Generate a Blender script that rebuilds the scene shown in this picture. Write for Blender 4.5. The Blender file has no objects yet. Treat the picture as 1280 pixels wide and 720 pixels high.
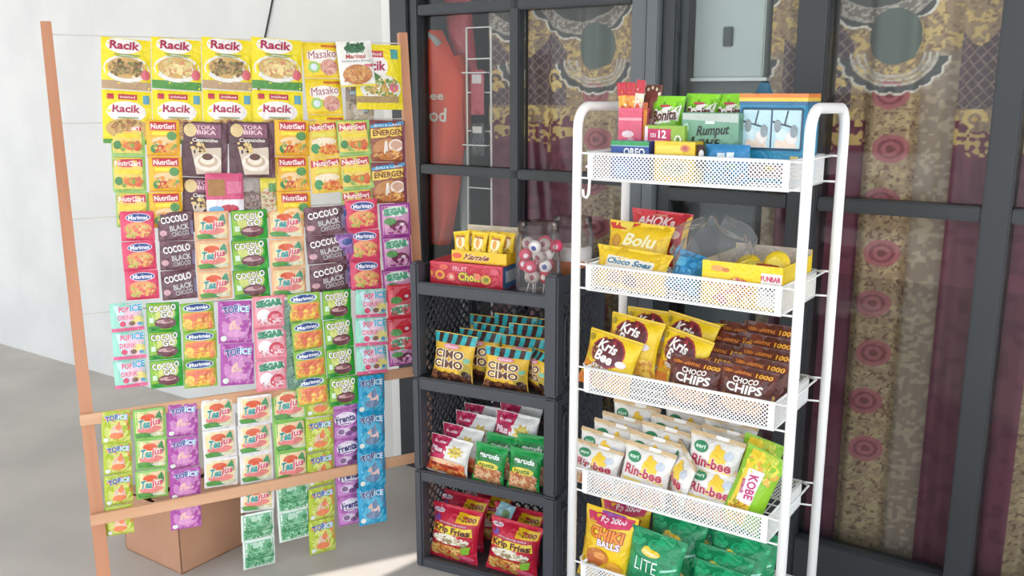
import bpy, math, random
import numpy as np
from mathutils import Matrix, Vector
rnd = random.Random(7)
SC = bpy.context.scene
COL = SC.collection
R = math.radians
# ------------------------------------------------------------------ camera
FPX, PITCH, CAMZ = 1150.0, R(12), 1.5
cam = bpy.data.cameras.new('camera'); cam.sensor_fit = 'HORIZONTAL'; cam.sensor_width = 36
cam.lens = FPX / 1280 * 36; cam.clip_start = .05
camo = bpy.data.objects.new('camera', cam); COL.objects.link(camo)
camo.location = (0, 0, CAMZ); camo.rotation_euler = (R(90) - PITCH, 0, 0)
SC.camera = camo
def ray(u, v):
    x = (u - 640) / FPX; y = (v - 360) / FPX
    return Vector((x, math.cos(PITCH) - y * math.sin(PITCH), -math.sin(PITCH) - y * math.cos(PITCH)))
def on_plane(u, v, p0, n):
    o = Vector((0, 0, CAMZ)); r = ray(u, v)
    return o + r * ((Vector(p0) - o).dot(n) / r.dot(n))
class Frame:
    """local axes of a thing standing on the floor: u along its front, w into its depth, z up"""
    def __init__(s, x, y, yaw):
        s.o = Vector((x, y, 0)); s.yaw = R(yaw)
        s.d = Vector((math.cos(s.yaw), -math.sin(s.yaw), 0)); s.n = Vector((math.sin(s.yaw), math.cos(s.yaw), 0))
    def at(s, u, w, z): return s.o + s.d * u + s.n * w + Vector((0, 0, z))
    def px(s, x, y, w=0.0):
        q = on_plane(x, y, s.o + s.n * w, s.n) - s.o
        return q.dot(s.d), q.z
SHELF = Frame(-.311, 2.7295, 26.5)
RACK = Frame(.155, 2.1965, 34.6)
WALL = Frame(-.4477, 3.5799, 34.6)
# ------------------------------------------------------------------ materials
def lin(h):
    h = h.lstrip('#'); c = [int(h[i:i + 2], 16) / 255 for i in (0, 2, 4)]
    return tuple(x / 12.92 if x <= .04045 else ((x + .055) / 1.055) ** 2.4 for x in c) + (1,)
_M = {}
def nodes_of(name):
    m = bpy.data.materials.new(name); m.use_nodes = True
    nt = m.node_tree; b = nt.nodes['Principled BSDF']
    return m, nt, b
def film(h):                       # printed plastic film: a foil wrinkle in the bump
    k = 'film' + h
    if k in _M: return _M[k]
    m, nt, b = nodes_of(k)
    b.inputs['Base Color'].default_value = lin(h); b.inputs['Roughness'].default_value = .30
    b.inputs['Specular IOR Level'].default_value = .6
    tc = nt.nodes.new('ShaderNodeTexCoord'); n = nt.nodes.new('ShaderNodeTexNoise'); bp = nt.nodes.new('ShaderNodeBump')
    n.inputs['Scale'].default_value = 30; n.inputs['Detail'].default_value = 3; n.inputs['Distortion'].default_value = 1.2
    bp.inputs['Strength'].default_value = .75; bp.inputs['Distance'].default_value = .008
    nt.links.new(tc.outputs['Object'], n.inputs['Vector']); nt.links.new(n.outputs['Fac'], bp.inputs['Height'])
    nt.links.new(bp.outputs['Normal'], b.inputs['Normal'])
    _M[k] = m; return m
def mat(name, h, rough=.5, metal=0.0, h2=None, scale=8.0, stretch=(1, 1, 1), bump=0.0, detail=4.0):
    if name in _M: return _M[name]
    m, nt, b = nodes_of(name)
    b.inputs['Base Color'].default_value = lin(h); b.inputs['Roughness'].default_value = rough; b.inputs['Metallic'].default_value = metal
    if h2 or bump:
        tc = nt.nodes.new('ShaderNodeTexCoord'); mp = nt.nodes.new('ShaderNodeMapping'); n = nt.nodes.new('ShaderNodeTexNoise')
        mp.inputs['Scale'].default_value = stretch; n.inputs['Scale'].default_value = scale; n.inputs['Detail'].default_value = detail
        nt.links.new(tc.outputs['Object'], mp.inputs['Vector']); nt.links.new(mp.outputs['Vector'], n.inputs['Vector'])
        if h2:
            cr = nt.nodes.new('ShaderNodeValToRGB'); cr.color_ramp.elements[0].color = lin(h); cr.color_ramp.elements[1].color = lin(h2)
            cr.color_ramp.elements[0].position = .35; cr.color_ramp.elements[1].position = .65
            nt.links.new(n.outputs['Fac'], cr.inputs['Fac']); nt.links.new(cr.outputs['Color'], b.inputs['Base Color'])
        if bump:
            bp = nt.nodes.new('ShaderNodeBump'); bp.inputs['Strength'].default_value = bump; bp.inputs['Distance'].default_value = .01
            nt.links.new(n.outputs['Fac'], bp.inputs['Height']); nt.links.new(bp.outputs['Normal'], b.inputs['Normal'])
    _M[name] = m; return m
def clear_mat(name, tint, gloss, rough=.03):      # thin clear sheet: lets most light through, mirrors the rest
    if name in _M: return _M[name]
    m = bpy.data.materials.new(name); m.use_nodes = True; nt = m.node_tree; nt.nodes.clear()
    out = nt.nodes.new('ShaderNodeOutputMaterial'); mx = nt.nodes.new('ShaderNodeMixShader')
    tr = nt.nodes.new('ShaderNodeBsdfTransparent'); gl = nt.nodes.new('ShaderNodeBsdfGlossy'); fr = nt.nodes.new('ShaderNodeLayerWeight')
    tr.inputs['Color'].default_value = lin(tint); gl.inputs['Roughness'].default_value = rough
    fr.inputs['Blend'].default_value = gloss
    nt.links.new(fr.outputs['Fresnel'], mx.inputs['Fac']); nt.links.new(tr.outputs[0], mx.inputs[1]); nt.links.new(gl.outputs[0], mx.inputs[2])
    nt.links.new(mx.outputs[0], out.inputs['Surface'])
    _M[name] = m; return m
def cloth_mat(name, rough=.85):                   # woven pattern stored on the cloth itself
    if name in _M: return _M[name]
    m, nt, b = nodes_of(name); a = nt.nodes.new('ShaderNodeVertexColor'); a.layer_name = 'weave'
    nt.links.new(a.outputs['Color'], b.inputs['Base Color']); b.inputs['Roughness'].default_value = rough
    _M[name] = m; return m
def soft_clear():
    m = clear_mat('clear_wrap', '#fbfbfb', .16, .22); nt = m.node_tree
    out = nt.nodes['Material Output']; mx = out.inputs['Surface'].links[0].from_node; d = nt.nodes.new('ShaderNodeBsdfDiffuse'); m2 = nt.nodes.new('ShaderNodeMixShader')
    d.inputs['Color'].default_value = (.9, .92, .95, 1); m2.inputs['Fac'].default_value = .07
    nt.links.new(mx.outputs[0], m2.inputs[1]); nt.links.new(d.outputs[0], m2.inputs[2]); nt.links.new(m2.outputs[0], out.inputs['Surface']); return m
WRAP = soft_clear()
WHITE_METAL = mat('white_enamel', '#f4f4f2', .32)
BLACK_PLASTIC = mat('black_plastic', '#43464c', .46, bump=.12, scale=60)
FRAME_METAL = mat('dark_frame_metal', '#2e3235', .42)
FRAME_LIT = mat('lit_frame_metal', '#63696e', .42)  # same metal as the dark frame, its brighter light painted into the colour
WOOD = mat('planed_wood', '#cf9673', .6, h2='#bd8260', scale=14, stretch=(1, 1, .08), bump=.1)
WOOD_X = mat('planed_wood_rail', '#e2b48e', .6, h2='#cf9c76', scale=14, stretch=(.08, 1, 1), bump=.1)
GLASS = clear_mat('window_glass', '#fafcfb', .21)
CLEAR = clear_mat('clear_plastic', '#fdfdfd', .34, .12)
# ------------------------------------------------------------------ mesh builder
class MB:
    def __init__(s): s.v = []; s.f = []; s.mi = []; s.ms = []
    def m(s, material):
        if material not in s.ms: s.ms.append(material)
        return s.ms.index(material)
    def add(s, vs, fs, material):
        b = len(s.v); k = s.m(material)
        s.v += [tuple(v) for v in vs]; s.f += [tuple(i + b for i in f) for f in fs]; s.mi += [k] * len(fs)
    def box(s, x0, x1, y0, y1, z0, z1, material, c=.0):
        if c <= 0:
            vs = [(x, y, z) for x in (x0, x1) for y in (y0, y1) for z in (z0, z1)]
            s.add(vs, [(0, 1, 3, 2), (4, 6, 7, 5), (0, 4, 5, 1), (2, 3, 7, 6), (0, 2, 6, 4), (1, 5, 7, 3)], material); return
        import bmesh
        bm = bmesh.new(); bmesh.ops.create_cube(bm, size=1)
        for v in bm.verts: v.co = ((x0 + x1) / 2 + v.co.x * (x1 - x0), (y0 + y1) / 2 + v.co.y * (y1 - y0), (z0 + z1) / 2 + v.co.z * (z1 - z0))
        bmesh.ops.bevel(bm, geom=list(bm.edges), offset=c, segments=2, affect='EDGES')
        bm.verts.index_update()
        s.add([v.co[:] for v in bm.verts], [[v.index for v in f.verts] for f in bm.faces], material); bm.free()
    def bar(s, p, q, a, b, material, side=None):   # rectangular bar from p to q, a across 'side', b the other way
        p = Vector(p); q = Vector(q); d = (q - p).normalized()
        sd = Vector(side) if side else (Vector((0, 0, 1)) if abs(d.z) < .9 else Vector((1, 0, 0)))
        x = (sd - d * sd.dot(d)).normalized(); y = d.cross(x)
        vs = [c + x * i * a / 2 + y * j * b / 2 for c in (p, q) for i, j in ((-1, -1), (1, -1), (1, 1), (-1, 1))]
        s.add(vs, [(3, 2, 1, 0), (4, 5, 6, 7), (0, 1, 5, 4), (1, 2, 6, 5), (2, 3, 7, 6), (3, 0, 4, 7)], material)
    def tube(s, pts, r, material, n=10, caps=True):
        pts = [Vector(p) for p in pts]; rings = []; up = None
        for i, p in enumerate(pts):
            d = (pts[min(i + 1, len(pts) - 1)] - pts[max(i - 1, 0)]).normalized()
            if up is None: up = Vector((0, 0, 1)) if abs(d.z) < .9 else Vector((1, 0, 0))
            x = (up - d * up.dot(d)).normalized(); y = d.cross(x); up = x
            rings.append([p + (x * math.cos(t) + y * math.sin(t)) * r for t in (2 * math.pi * k / n for k in range(n))])
        vs = [v for g in rings for v in g]; fs = []
        for i in range(len(pts) - 1):
            for k in range(n): fs.append((i * n + k, i * n + (k + 1) % n, (i + 1) * n + (k + 1) % n, (i + 1) * n + k))
        if caps: fs.append(tuple(range(n - 1, -1, -1))); fs.append(tuple((len(pts) - 1) * n + k for k in range(n)))
        s.add(vs, fs, material)
    def lathe(s, prof, material, n=28, c=(0, 0)):
        vs = []; fs = []
        for r, z in prof:
            for k in range(n): vs.append((c[0] + r * math.cos(2 * math.pi * k / n), c[1] + r * math.sin(2 * math.pi * k / n), z))
        for i in range(len(prof) - 1):
            for k in range(n): fs.append((i * n + k, i * n + (k + 1) % n, (i + 1) * n + (k + 1) % n, (i + 1) * n + k))
        s.add(vs, fs, material)
    def ball(s, c, rx, ry, rz, material, n=12, m=8):
        vs = []; fs = []
        for i in range(m + 1):
            a = math.pi * i / m
            for k in range(n): vs.append((c[0] + rx * math.sin(a) * math.cos(2 * math.pi * k / n), c[1] + ry * math.sin(a) * math.sin(2 * math.pi * k / n), c[2] + rz * math.cos(a)))
        for i in range(m):
            for k in range(n): fs.append((i * n + k, (i + 1) * n + k, (i + 1) * n + (k + 1) % n, i * n + (k + 1) % n))
        s.add(vs, fs, material)
    def grid(s, fn, nu, nv, material):
        vs = [fn(i / nu, j / nv) for j in range(nv + 1) for i in range(nu + 1)]
        s.add(vs, [(j * (nu + 1) + i, j * (nu + 1) + i + 1, (j + 1) * (nu + 1) + i + 1, (j + 1) * (nu + 1) + i) for j in range(nv) for i in range(nu)], material)
    def mesh(s, name, smooth=False):
        me = bpy.data.meshes.new(name); me.from_pydata(s.v, [], s.f)
        for x in s.ms: me.materials.append(x)
        me.polygons.foreach_set('material_index', s.mi)
        if smooth: me.polygons.foreach_set('use_smooth', [True] * len(s.f))
        me.update(); return me
def link(name, me, parent=None, loc=None, rot=None):
    o = bpy.data.objects.new(name, me); COL.objects.link(o)
    if parent: o.parent = parent
    if loc is not None: o.location = loc
    if rot is not None: o.rotation_euler = rot
    return o
def tag(o, label=None, cat=None, group=None, kind=None):
    if label: o['label'] = label
    if cat: o['category'] = cat
    if group: o['group'] = group
    if kind: o['kind'] = kind
    return o
def empty(name, fr, u=0, w=0, z=0, label=None, cat=None, group=None):
    o = link(name, None, None, fr.at(u, w, z), (0, 0, -fr.yaw)); o.empty_display_size = .05
    return tag(o, label, cat, group)
# ------------------------------------------------------------------ printed packets
_G = {}
def glyphs(text, bold):
    k = (text, bold)
    if k in _G: return _G[k]
    cu = bpy.data.curves.new('t', 'FONT'); cu.body = text; cu.align_x = 'CENTER'; cu.resolution_u = 2; cu.offset = bold
    o = bpy.data.objects.new('t', cu); COL.objects.link(o)
    dg = bpy.context.evaluated_depsgraph_get(); dg.update()
    me = bpy.data.meshes.new_from_object(o.evaluated_get(dg), depsgraph=dg)
    import bmesh
    bm = bmesh.new(); bm.from_mesh(me); bmesh.ops.triangulate(bm, faces=list(bm.faces))
    for _ in range(2):
        es = [e for e in bm.edges if e.calc_length() > .22]
        if es: bmesh.ops.subdivide_edges(bm, edges=es, cuts=1)
        bmesh.ops.triangulate(bm, faces=list(bm.faces))
    bm.verts.index_update()
    vs = [v.co.to_2d() for v in bm.verts]; fs = [[v.index for v in f.verts] for f in bm.faces]
    bm.free(); bpy.data.objects.remove(o); bpy.data.meshes.remove(me); bpy.data.curves.remove(cu)
    xs = [v.x for v in vs]; ys = [v.y for v in vs]
    x0, x1, y0, y1 = min(xs), max(xs), min(ys), max(ys)
    _G[k] = ([((v.x - x0) / (x1 - x0) - .5, (v.y - y0) / (y1 - y0) - .5) for v in vs], fs)
    return _G[k]
def clamp01(x, e=.012): return min(1 - e, max(e, x))
class Surf:
    """front of a packet: fractions (a, b) -> point; front faces -y"""
    def __init__(s, W, H, T, style, seed=0):
        s.W, s.H, s.T, s.style = W, H, T, style; s.r = random.Random(seed)
        s.ph = [s.r.uniform(0, 6.28) for _ in range(6)]
    def y(s, a, b, back=False):
        if s.style == 'flat': return 0.0
        t = s.T / 2
        if s.style == 'sachet':
            e = min(a, 1 - a) / .1; g = min(b, 1 - b) / .1
            k = (min(1, e) * min(1, g)) ** .8
            k2 = k * (math.sin(math.pi * min(1, max(0, a))) * math.sin(math.pi * min(1, max(0, b)))) ** .35
            return -(t * (.10 + .9 * k2) + .0016 * k * math.sin(9 * a + s.ph[0]) * math.sin(8 * b + s.ph[1]) + .0009 * math.sin(23 * a + 6 * b + s.ph[2]) * (1 - .6 * k2))
        # pillow
        m = .07                                   # crimped seals
        q = (b - m) / (1 - 2 * m)
        if q <= 0 or q >= 1: return -.0008 + .0016 * math.sin(a * 5 + s.ph[2]) * (1 if b > .5 else .6)
        pz = math.sin(math.pi * q) ** .62
        px = max(0.0, 1 - abs(2 * a - 1) ** 2.8) ** .75
        wr = .05 * s.T * math.sin(a * 17 + s.ph[3]) * (1 - pz) * px + .05 * s.T * math.sin(a * 7 + b * 9 + s.ph[4]) * px * pz
        return -(t * pz * px + wr + .0006)
    def pt(s, a, b, off=0.0):
        x = (a - .5) * s.W
        if s.style == 'pillow':
            q = min(1, max(0, (b - .07) / .86)); x *= 1 - min(.5 * s.T / s.W, .1) * math.sin(math.pi * q) ** .7
        return (x, s.y(a, b) - off, b * s.H)
def packet(name, W, H, T, style, base, decals, seed=0, back=None, side=None, mb=None):
    S = Surf(W, H, T, style, seed); mb = mb or MB(); bm_ = film(base)
    if style == 'flat':                            # a carton
        mb.box(-W / 2, W / 2, 0, T, 0, H, film(side or base))
        mb.add([(-W / 2, -.0003, 0), (W / 2, -.0003, 0), (W / 2, -.0003, H), (-W / 2, -.0003, H)], [(0, 1, 2, 3)], bm_)
    else:
        nu, nv = (36, 36) if style == 'pillow' else (20, 18)
        mb.grid(lambda a, b: S.pt(a, b), nu, nv, bm_)
        def bk(a, b):
            p = S.pt(1 - a, b); return (p[0], -p[1] * (.75 if style == 'pillow' else .6), p[2])
        mb.grid(bk, nu, nv, film(back or base))
    for li, d in enumerate(decals):
        off = (.0009 if style == 'pillow' else .0006) + .00022 * li; k = d[0]
        if k == 'R':
            x0, z0, x1, z1, c = d[1:6]; n = 10
            mb.grid(lambda a, b: S.pt(clamp01(x0 + (x1 - x0) * a, 0), clamp01(z0 + (z1 - z0) * b, 0), off), n, max(2, int(n * abs(z1 - z0)) + 1), film(c))
        elif k == 'E':
            cx, cz, rx, rz, c = d[1:6]; rot = R(d[6]) if len(d) > 6 else 0
            vs = [S.pt(clamp01(cx), clamp01(cz), off)]; fs = []; n = 18; rings = 3
            for q in range(1, rings + 1):
                for j in range(n):
                    t = 2 * math.pi * j / n; ex = math.cos(t) * rx * q / rings * W; ez = math.sin(t) * rz * q / rings * H
                    vs.append(S.pt(clamp01(cx + (ex * math.cos(rot) - ez * math.sin(rot)) / W), clamp01(cz + (ex * math.sin(rot) + ez * math.cos(rot)) / H), off))
            for j in range(n): fs.append((0, 1 + j, 1 + (j + 1) % n))
            for q in range(rings - 1):
                for j in range(n): fs.append((1 + q * n + j, 1 + (q + 1) * n + j, 1 + (q + 1) * n + (j + 1) % n, 1 + q * n + (j + 1) % n))
            mb.add(vs, fs, film(c))
        elif k == 'P':
            pts, c = d[1], d[2]; cx = sum(p[0] for p in pts) / len(pts); cz = sum(p[1] for p in pts) / len(pts)
            ed = []
            for i, p in enumerate(pts):
                q = pts[(i + 1) % len(pts)]
                for t in (0, .34, .67): ed.append((p[0] + (q[0] - p[0]) * t, p[1] + (q[1] - p[1]) * t))
            n = len(ed); vs = [S.pt(clamp01(cx), clamp01(cz), off)]; fs = []; rings = 3
            for q in range(1, rings + 1):
                for e in ed: vs.append(S.pt(clamp01(cx + (e[0] - cx) * q / rings), clamp01(cz + (e[1] - cz) * q / rings), off))
            for j in range(n): fs.append((0, 1 + j, 1 + (j + 1) % n))
            for q in range(rings - 1):
                for j in range(n): fs.append((1 + q * n + j, 1 + (q + 1) * n + j, 1 + (q + 1) * n + (j + 1) % n, 1 + q * n + (j + 1) % n))
            mb.add(vs, fs, film(c))
        elif k == 'T':
            txt, cx, cz, w, h, c = d[1:7]; o = d[7] if len(d) > 7 else {}
            rot = R(o.get('rot', 0)); sh = o.get('sh', 0); arch = o.get('arch', 0)
            for layer in (0, 1):
                if layer == 0 and 'out' not in o: continue
                bold = min(o.get('b', .02), .032) + (min(o.get('ow', .06), .09) if layer == 0 else 0)
                gv, gf = glyphs(txt, bold); kx = 1 + (.05 if layer == 0 else 0)
                vs = []
                for x, y in gv:
                    ex = (x * w * kx + sh * y * h) * W; ez = (y * h * (1.12 if layer == 0 else 1) - arch * (4 * x * x - .4) * h) * H
                    vs.append(S.pt(clamp01(cx + (ex * math.cos(rot) - ez * math.sin(rot)) / W), clamp01(cz + (ex * math.sin(rot) + ez * math.cos(rot)) / H), off + .0003 * layer))
                mb.add(vs, gf, film(o['out'] if layer == 0 else c))
        elif k == 'S':
            x0, z0, x1, z1, cols, n, r, sd = d[1:9]; q = random.Random(sd)
            for i in range(int(n * 2.4)):
                cx = q.uniform(x0, x1); cz = q.uniform(z0, z1); rx = (r if i < n else r * .5) * q.uniform(.5, 1.3); rz = rx * W / H * q.uniform(.4, 1); rot = q.uniform(0, 3.14)
                vs = []; m = 8
                for j in range(m):
                    t = 2 * math.pi * j / m; ex = math.cos(t) * rx * W; ez = math.sin(t) * rz * H
                    vs.append(S.pt(clamp01(cx + (ex * math.cos(rot) - ez * math.sin(rot)) / W), clamp01(cz + (ex * math.sin(rot) + ez * math.cos(rot)) / H), off + .000006 * i))
                mb.add(vs, [tuple(range(m))], film(q.choice(cols)))
    me = mb.mesh(name, smooth=(style != 'flat'))
    return me
# ------------------------------------------------------------------ the setting
FLOOR_M = mat('grey_screed', '#c2bbb3', .7, h2='#b2aba4', scale=2.2, bump=.08, detail=8)
WALL_M = mat('white_plaster', '#dfdfdc', .8, h2='#d6d6d4', scale=3, bump=.05)
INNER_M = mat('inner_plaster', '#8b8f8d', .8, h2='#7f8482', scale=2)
CEIL_M = mat('unseen_awning_sheet', '#d9d9d6', .8, h2='#cfcfcc', scale=2)
mb = MB(); mb.box(-6, 6, -6, 7, -.08, 0, FLOOR_M); tag(link('floor', mb.mesh('floor')), kind='structure')
def wall_box(name, u0, u1, w0, w1, z0, z1, m, c=0):
    mb = MB(); mb.box(u0, u1, w0, w1, z0, z1, m, c)
    return tag(link(name, mb.mesh(name), None, WALL.o, (0, 0, -WALL.yaw)), kind='structure')
wall_box('wall_left', -7, -.045, 0, .12, 0, 3.2, WALL_M)
wall_box('trim_1', -.045, 0, -.012, .12, 0, 3.2, mat('white_reveal', '#ececea', .7))
wall_box('wall_right', 2.62, 4.4, 0, .12, 0, 3.2, WALL_M)
wall_box('wall_top', 0, 2.62, 0, .12, 2.35, 3.2, WALL_M)
wall_box('wall_inside', -1.2, 3.8, 1.5, 1.6, 0, 3.2, INNER_M)
wall_box('wall_inside_left', -1.3, -1.2, .12, 1.6, 0, 3.2, INNER_M)
wall_box('wall_inside_right', 3.8, 3.9, .12, 1.6, 0, 3.2, INNER_M)
wall_box('ceiling', -1.3, 3.9, .12, 1.6, 2.9, 3.0, INNER_M)
# unseen awning added for shade: two sheets, gap shaped to drop a sun strip
SUN = Vector((.36, .52, -.78)).normalized(); AZ = 2.75
def up_to_awning(x, y):
    k = AZ / -SUN.z; return (x - SUN.x * k, y - SUN.y * k)
A1, A2 = up_to_awning(-.262, 2.838), up_to_awning(-1.62, 2.205)          # wall-side lip of the shaped gap
B1, B2 = up_to_awning(-.262, 2.815), up_to_awning(-1.62, 1.40)           # street-side lip
def sheet(name, pts, m):
    mb = MB(); n = len(pts)
    mb.add([(x, y, AZ) for x, y in pts] + [(x, y, AZ + .03) for x, y in pts],
           [tuple(range(n - 1, -1, -1)), tuple(range(n, 2 * n))] + [(i, (i + 1) % n, n + (i + 1) % n, n + i) for i in range(n)], m)
    return tag(link(name, mb.mesh(name)), kind='structure')
def wl(u, w): q = WALL.at(u, w, 0); return (q.x, q.y)
sheet('unseen_awning', [wl(-7, 0), (-7.5, A2[1] + .2), A2, A1, B1, (2.0, B1[1] - .5), wl(4.4, -2.6), wl(4.4, 0)], CEIL_M)
sheet('unseen_awning_edge', [B2, (-7.5, B2[1] + .3), (-7.5, B2[1] - 1.2),  (2.2, B1[1] - 1.5), (2.0, B1[1] - .52), B1], CEIL_M)
# glazed door and windows
def frame_part(mb, u0, u1, z0, z1, w0, w1, m): mb.box(u0, u1, w0, w1, z0, z1, m, .004)
def pane(parent, u0, u1, z0, z1):
    mb = MB(); mb.box(u0, u1, .028, .033, z0, z1, GLASS); return link('pane', mb.mesh('pane'), parent)
def glazing(name):
    return tag(link(name, None, None, WALL.o, (0, 0, -WALL.yaw)), kind='structure')
mb = MB(); frame_part(mb, 0, .086, 0, 2.35, -.02, .1, FRAME_METAL)
tag(link('trim_2', mb.mesh('jamb'), None, WALL.o, (0, 0, -WALL.yaw)), kind='structure')
d = glazing('door_1')
for n_, q in (('stile', (.088, .128, 0, 2.34)), ('stile', (.537, .577, .2, 2.3)), ('stile', (1.005, 1.06, 0, 2.34)),
              ('rail', (.128, 1.005, 1.775, 1.812)), ('rail', (.128, 1.005, 1.2, 1.235)), ('rail', (.128, 1.005, .55, .6)), ('rail', (.128, 1.005, 0, .2)), ('rail', (.128, 1.005, 2.3, 2.34))):
    mb = MB(); frame_part(mb, *q, -.008, .055, FRAME_METAL if q[0] < .9 else FRAME_LIT); link(n_, mb.mesh(n_), d)
for q in ((.128, .537, .2, .55), (.577, 1.005, .2, .55), (.128, .537, .6, 1.2), (.577, 1.005, .6, 1.2), (.128, .537, 1.235, 1.775), (.577, 1.005, 1.235, 1.775), (.128, .537, 1.812, 2.3), (.577, 1.005, 1.812, 2.3)): pane(d, *q)
mb = MB(); frame_part(mb, 1.062, 1.104, 0, 2.35, -.02, .1, FRAME_LIT); frame_part(mb, 1.104, 1.152, 0, 2.35, .005, .1, FRAME_METAL)
tag(link('trim_3', mb.mesh('post'), None, WALL.o, (0, 0, -WALL.yaw)), kind='structure')
for nm, u0, u1 in (('window_1', 1.152, 1.533), ('window_2', 1.62, 2.05), ('window_3', 2.12, 2.55)):
    d = glazing(nm)
    mb = MB(); frame_part(mb, u0, u1, 1.165, 1.205, -.008, .055, FRAME_METAL); link('rail', mb.mesh('rail'), d)
    mb = MB(); frame_part(mb, u0, u1, .0, .14, -.008, .055, FRAME_METAL); link('sill', mb.mesh('sill'), d)
    for z in ((.14, 1.165), (1.205, 2.35)): pane(d, u0, u1, *z)
for i, (u0, u1) in enumerate(((1.533, 1.62), (2.05, 2.12), (2.55, 2.62))):
    mb = MB(); frame_part(mb, u0, u1, 0, 2.35, -.015, .1, FRAME_METAL)
    tag(link('trim_%d' % (4 + i), mb.mesh('mullion'), None, WALL.o, (0, 0, -WALL.yaw)), kind='structure')
mb = MB(); mb.tube([WALL.at(-.62, -.004, 2.4), WALL.at(-.62, -.004, 1.95), WALL.at(-.66, -.006, 1.84), WALL.at(-.70, -.006, 1.74), WALL.at(-.76, -.006, 1.60), WALL.at(-.78, -.006, 1.2)], .0035, mat('black_cable', '#22252a', .5))
tag(link('wall_cable', mb.mesh('wall_cable')), 'thin black cable running down the white wall above the sachet rack', 'cable')
# ------------------------------------------------------------------ behind the glass
def vnoise(x, y, s):
    x = x / s; y = y / s; xi = np.floor(x); yi = np.floor(y); fx = x - xi; fy = y - yi
    h = lambda i, j: (np.sin(i * 127.1 + j * 311.7) * 43758.5453) % 1.0
    fx = fx * fx * (3 - 2 * fx); fy = fy * fy * (3 - 2 * fy)
    return (h(xi, yi) * (1 - fx) + h(xi + 1, yi) * fx) * (1 - fy) + (h(xi, yi + 1) * (1 - fx) + h(xi + 1, yi + 1) * fx) * fy
def weave(u, z):
    ua, ub = WALL.px(650, 90, .15)[0], WALL.px(790, 90, .15)[0]; zt, zb = WALL.px(720, 12, .15)[1], WALL.px(720, 220, .15)[1]
    a = (u - ua) / (ub - ua) * 140; a = np.where(a < -4, a + 78, a); a = a % 150
    b = (zt - z) / (zt - zb) * 208; N = len(u); c = np.zeros((N, 3))
    def put(mask, rgb): c[mask] = rgb
    n1 = vnoise(a, b, 4.0); n2 = vnoise(a + 50, b, 9.0); n3 = vnoise(a, b + 31, 2.2)
    c[:] = (142, 120, 98)
    put(n1 > .56, (176, 152, 104)); put((n3 > .72), (118, 96, 80))
    lat = (a < 62) & (b > 42 + 14 * np.sin(a / 9)) & (b < 118)
    put(lat, (84, 70, 76)); put(lat & ((((a + b * .8) % 10) < 1.3) | (((a - b * .8) % 10) < 1.3)), (132, 112, 104))
    # C scrolls
    for cx, cy, r in ((47, 84, 9), (72, 88, 9), (50, 94, 5), (16, 128, 8), (40, 132, 9), (30, 150, 7), (12, 152, 6)):
        rr = np.hypot(a - cx, b - cy); put((np.abs(rr - r) < 2.4) & (np.abs(np.arctan2(b - cy, a - cx) - 1) > .7), (190, 166, 112)); put(rr < 2.6, (176, 140, 92))
    # plum lower cloth with gold edging
    edge = 128 + 16 * vnoise(a, a * 0, 8)
    low = (a < 76) & (b > edge); put(low, (104, 54, 70)); put(low & (n2 > .6), (92, 46, 62))
    put((a < 76) & (b > edge) & (b < edge + 26) & (n1 > .5), (172, 146, 96))
    put((np.abs(a - 38) < 5) & (b > 150) & (b < 178) & (n1 > .45), (170, 142, 92))
    # flowered band
    band = (a >= 76) & (a < 122) & (b > 84)
    put(band, (146, 124, 100)); put(band & (n1 > .6), (164, 144, 112)); put(band & (n3 > .74), (112, 84, 72))
    for k in range(8):
        cy = 104 + k * 56; rr = np.hypot(a - 96 - 4 * (k % 2), b - cy)
        put(rr < 15, (150, 92, 96)); put((np.abs(rr - 9) < 1.5), (122, 70, 76)); put(rr < 4, (112, 68, 68))
    put((a >= 122) & (b > 60), (128, 112, 100)); put((a >= 122) & (b > 60) & (n1 > .58), (150, 134, 116))
    # swag with lace
    r = np.hypot((a - 80), (b + 30)); th = np.arctan2(b + 30, a - 80)
    sc_ = 64 + 4.5 * np.abs(np.sin(th * 9))
    put(r < sc_, (78, 78, 76)); put((np.abs(r - sc_) < 1.2), (190, 184, 176))
    ring = (r < 60) & (r > 46); put(ring, (112, 104, 100)); put(ring & (n3 > .55), (158, 148, 140)); put((np.abs(r - 60) < .8) | (np.abs(r - 46) < .8), (150, 142, 136))
    ov = np.hypot((a - 96) / 1.0, (b - 45) / 1.3)  # grey-green oval: a glass reflection painted into the weave
    put(ov < 22, (84, 92, 88)); rr = np.hypot((a - 96), (b - 62) / .9)
    for q in (26, 31, 36): put((np.abs(rr - q) < 1.1) & (b > 62), (172, 164, 156))
    put((rr > 24) & (rr < 38) & (b > 66) & (n3 > .66), (150, 142, 134))
    s2 = 44 + 3 * np.abs(np.sin(np.arctan2(b - 62, a - 96) * 10)); put((rr > 38) & (rr < s2) & (b > 66), (76, 76, 76)); put((np.abs(rr - s2) < 1.2) & (b > 66), (186, 178, 170))
    dark = b > 300
    c[dark] *= .85
    return np.clip(c / 255 * 1.25, 0, .95)
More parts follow.
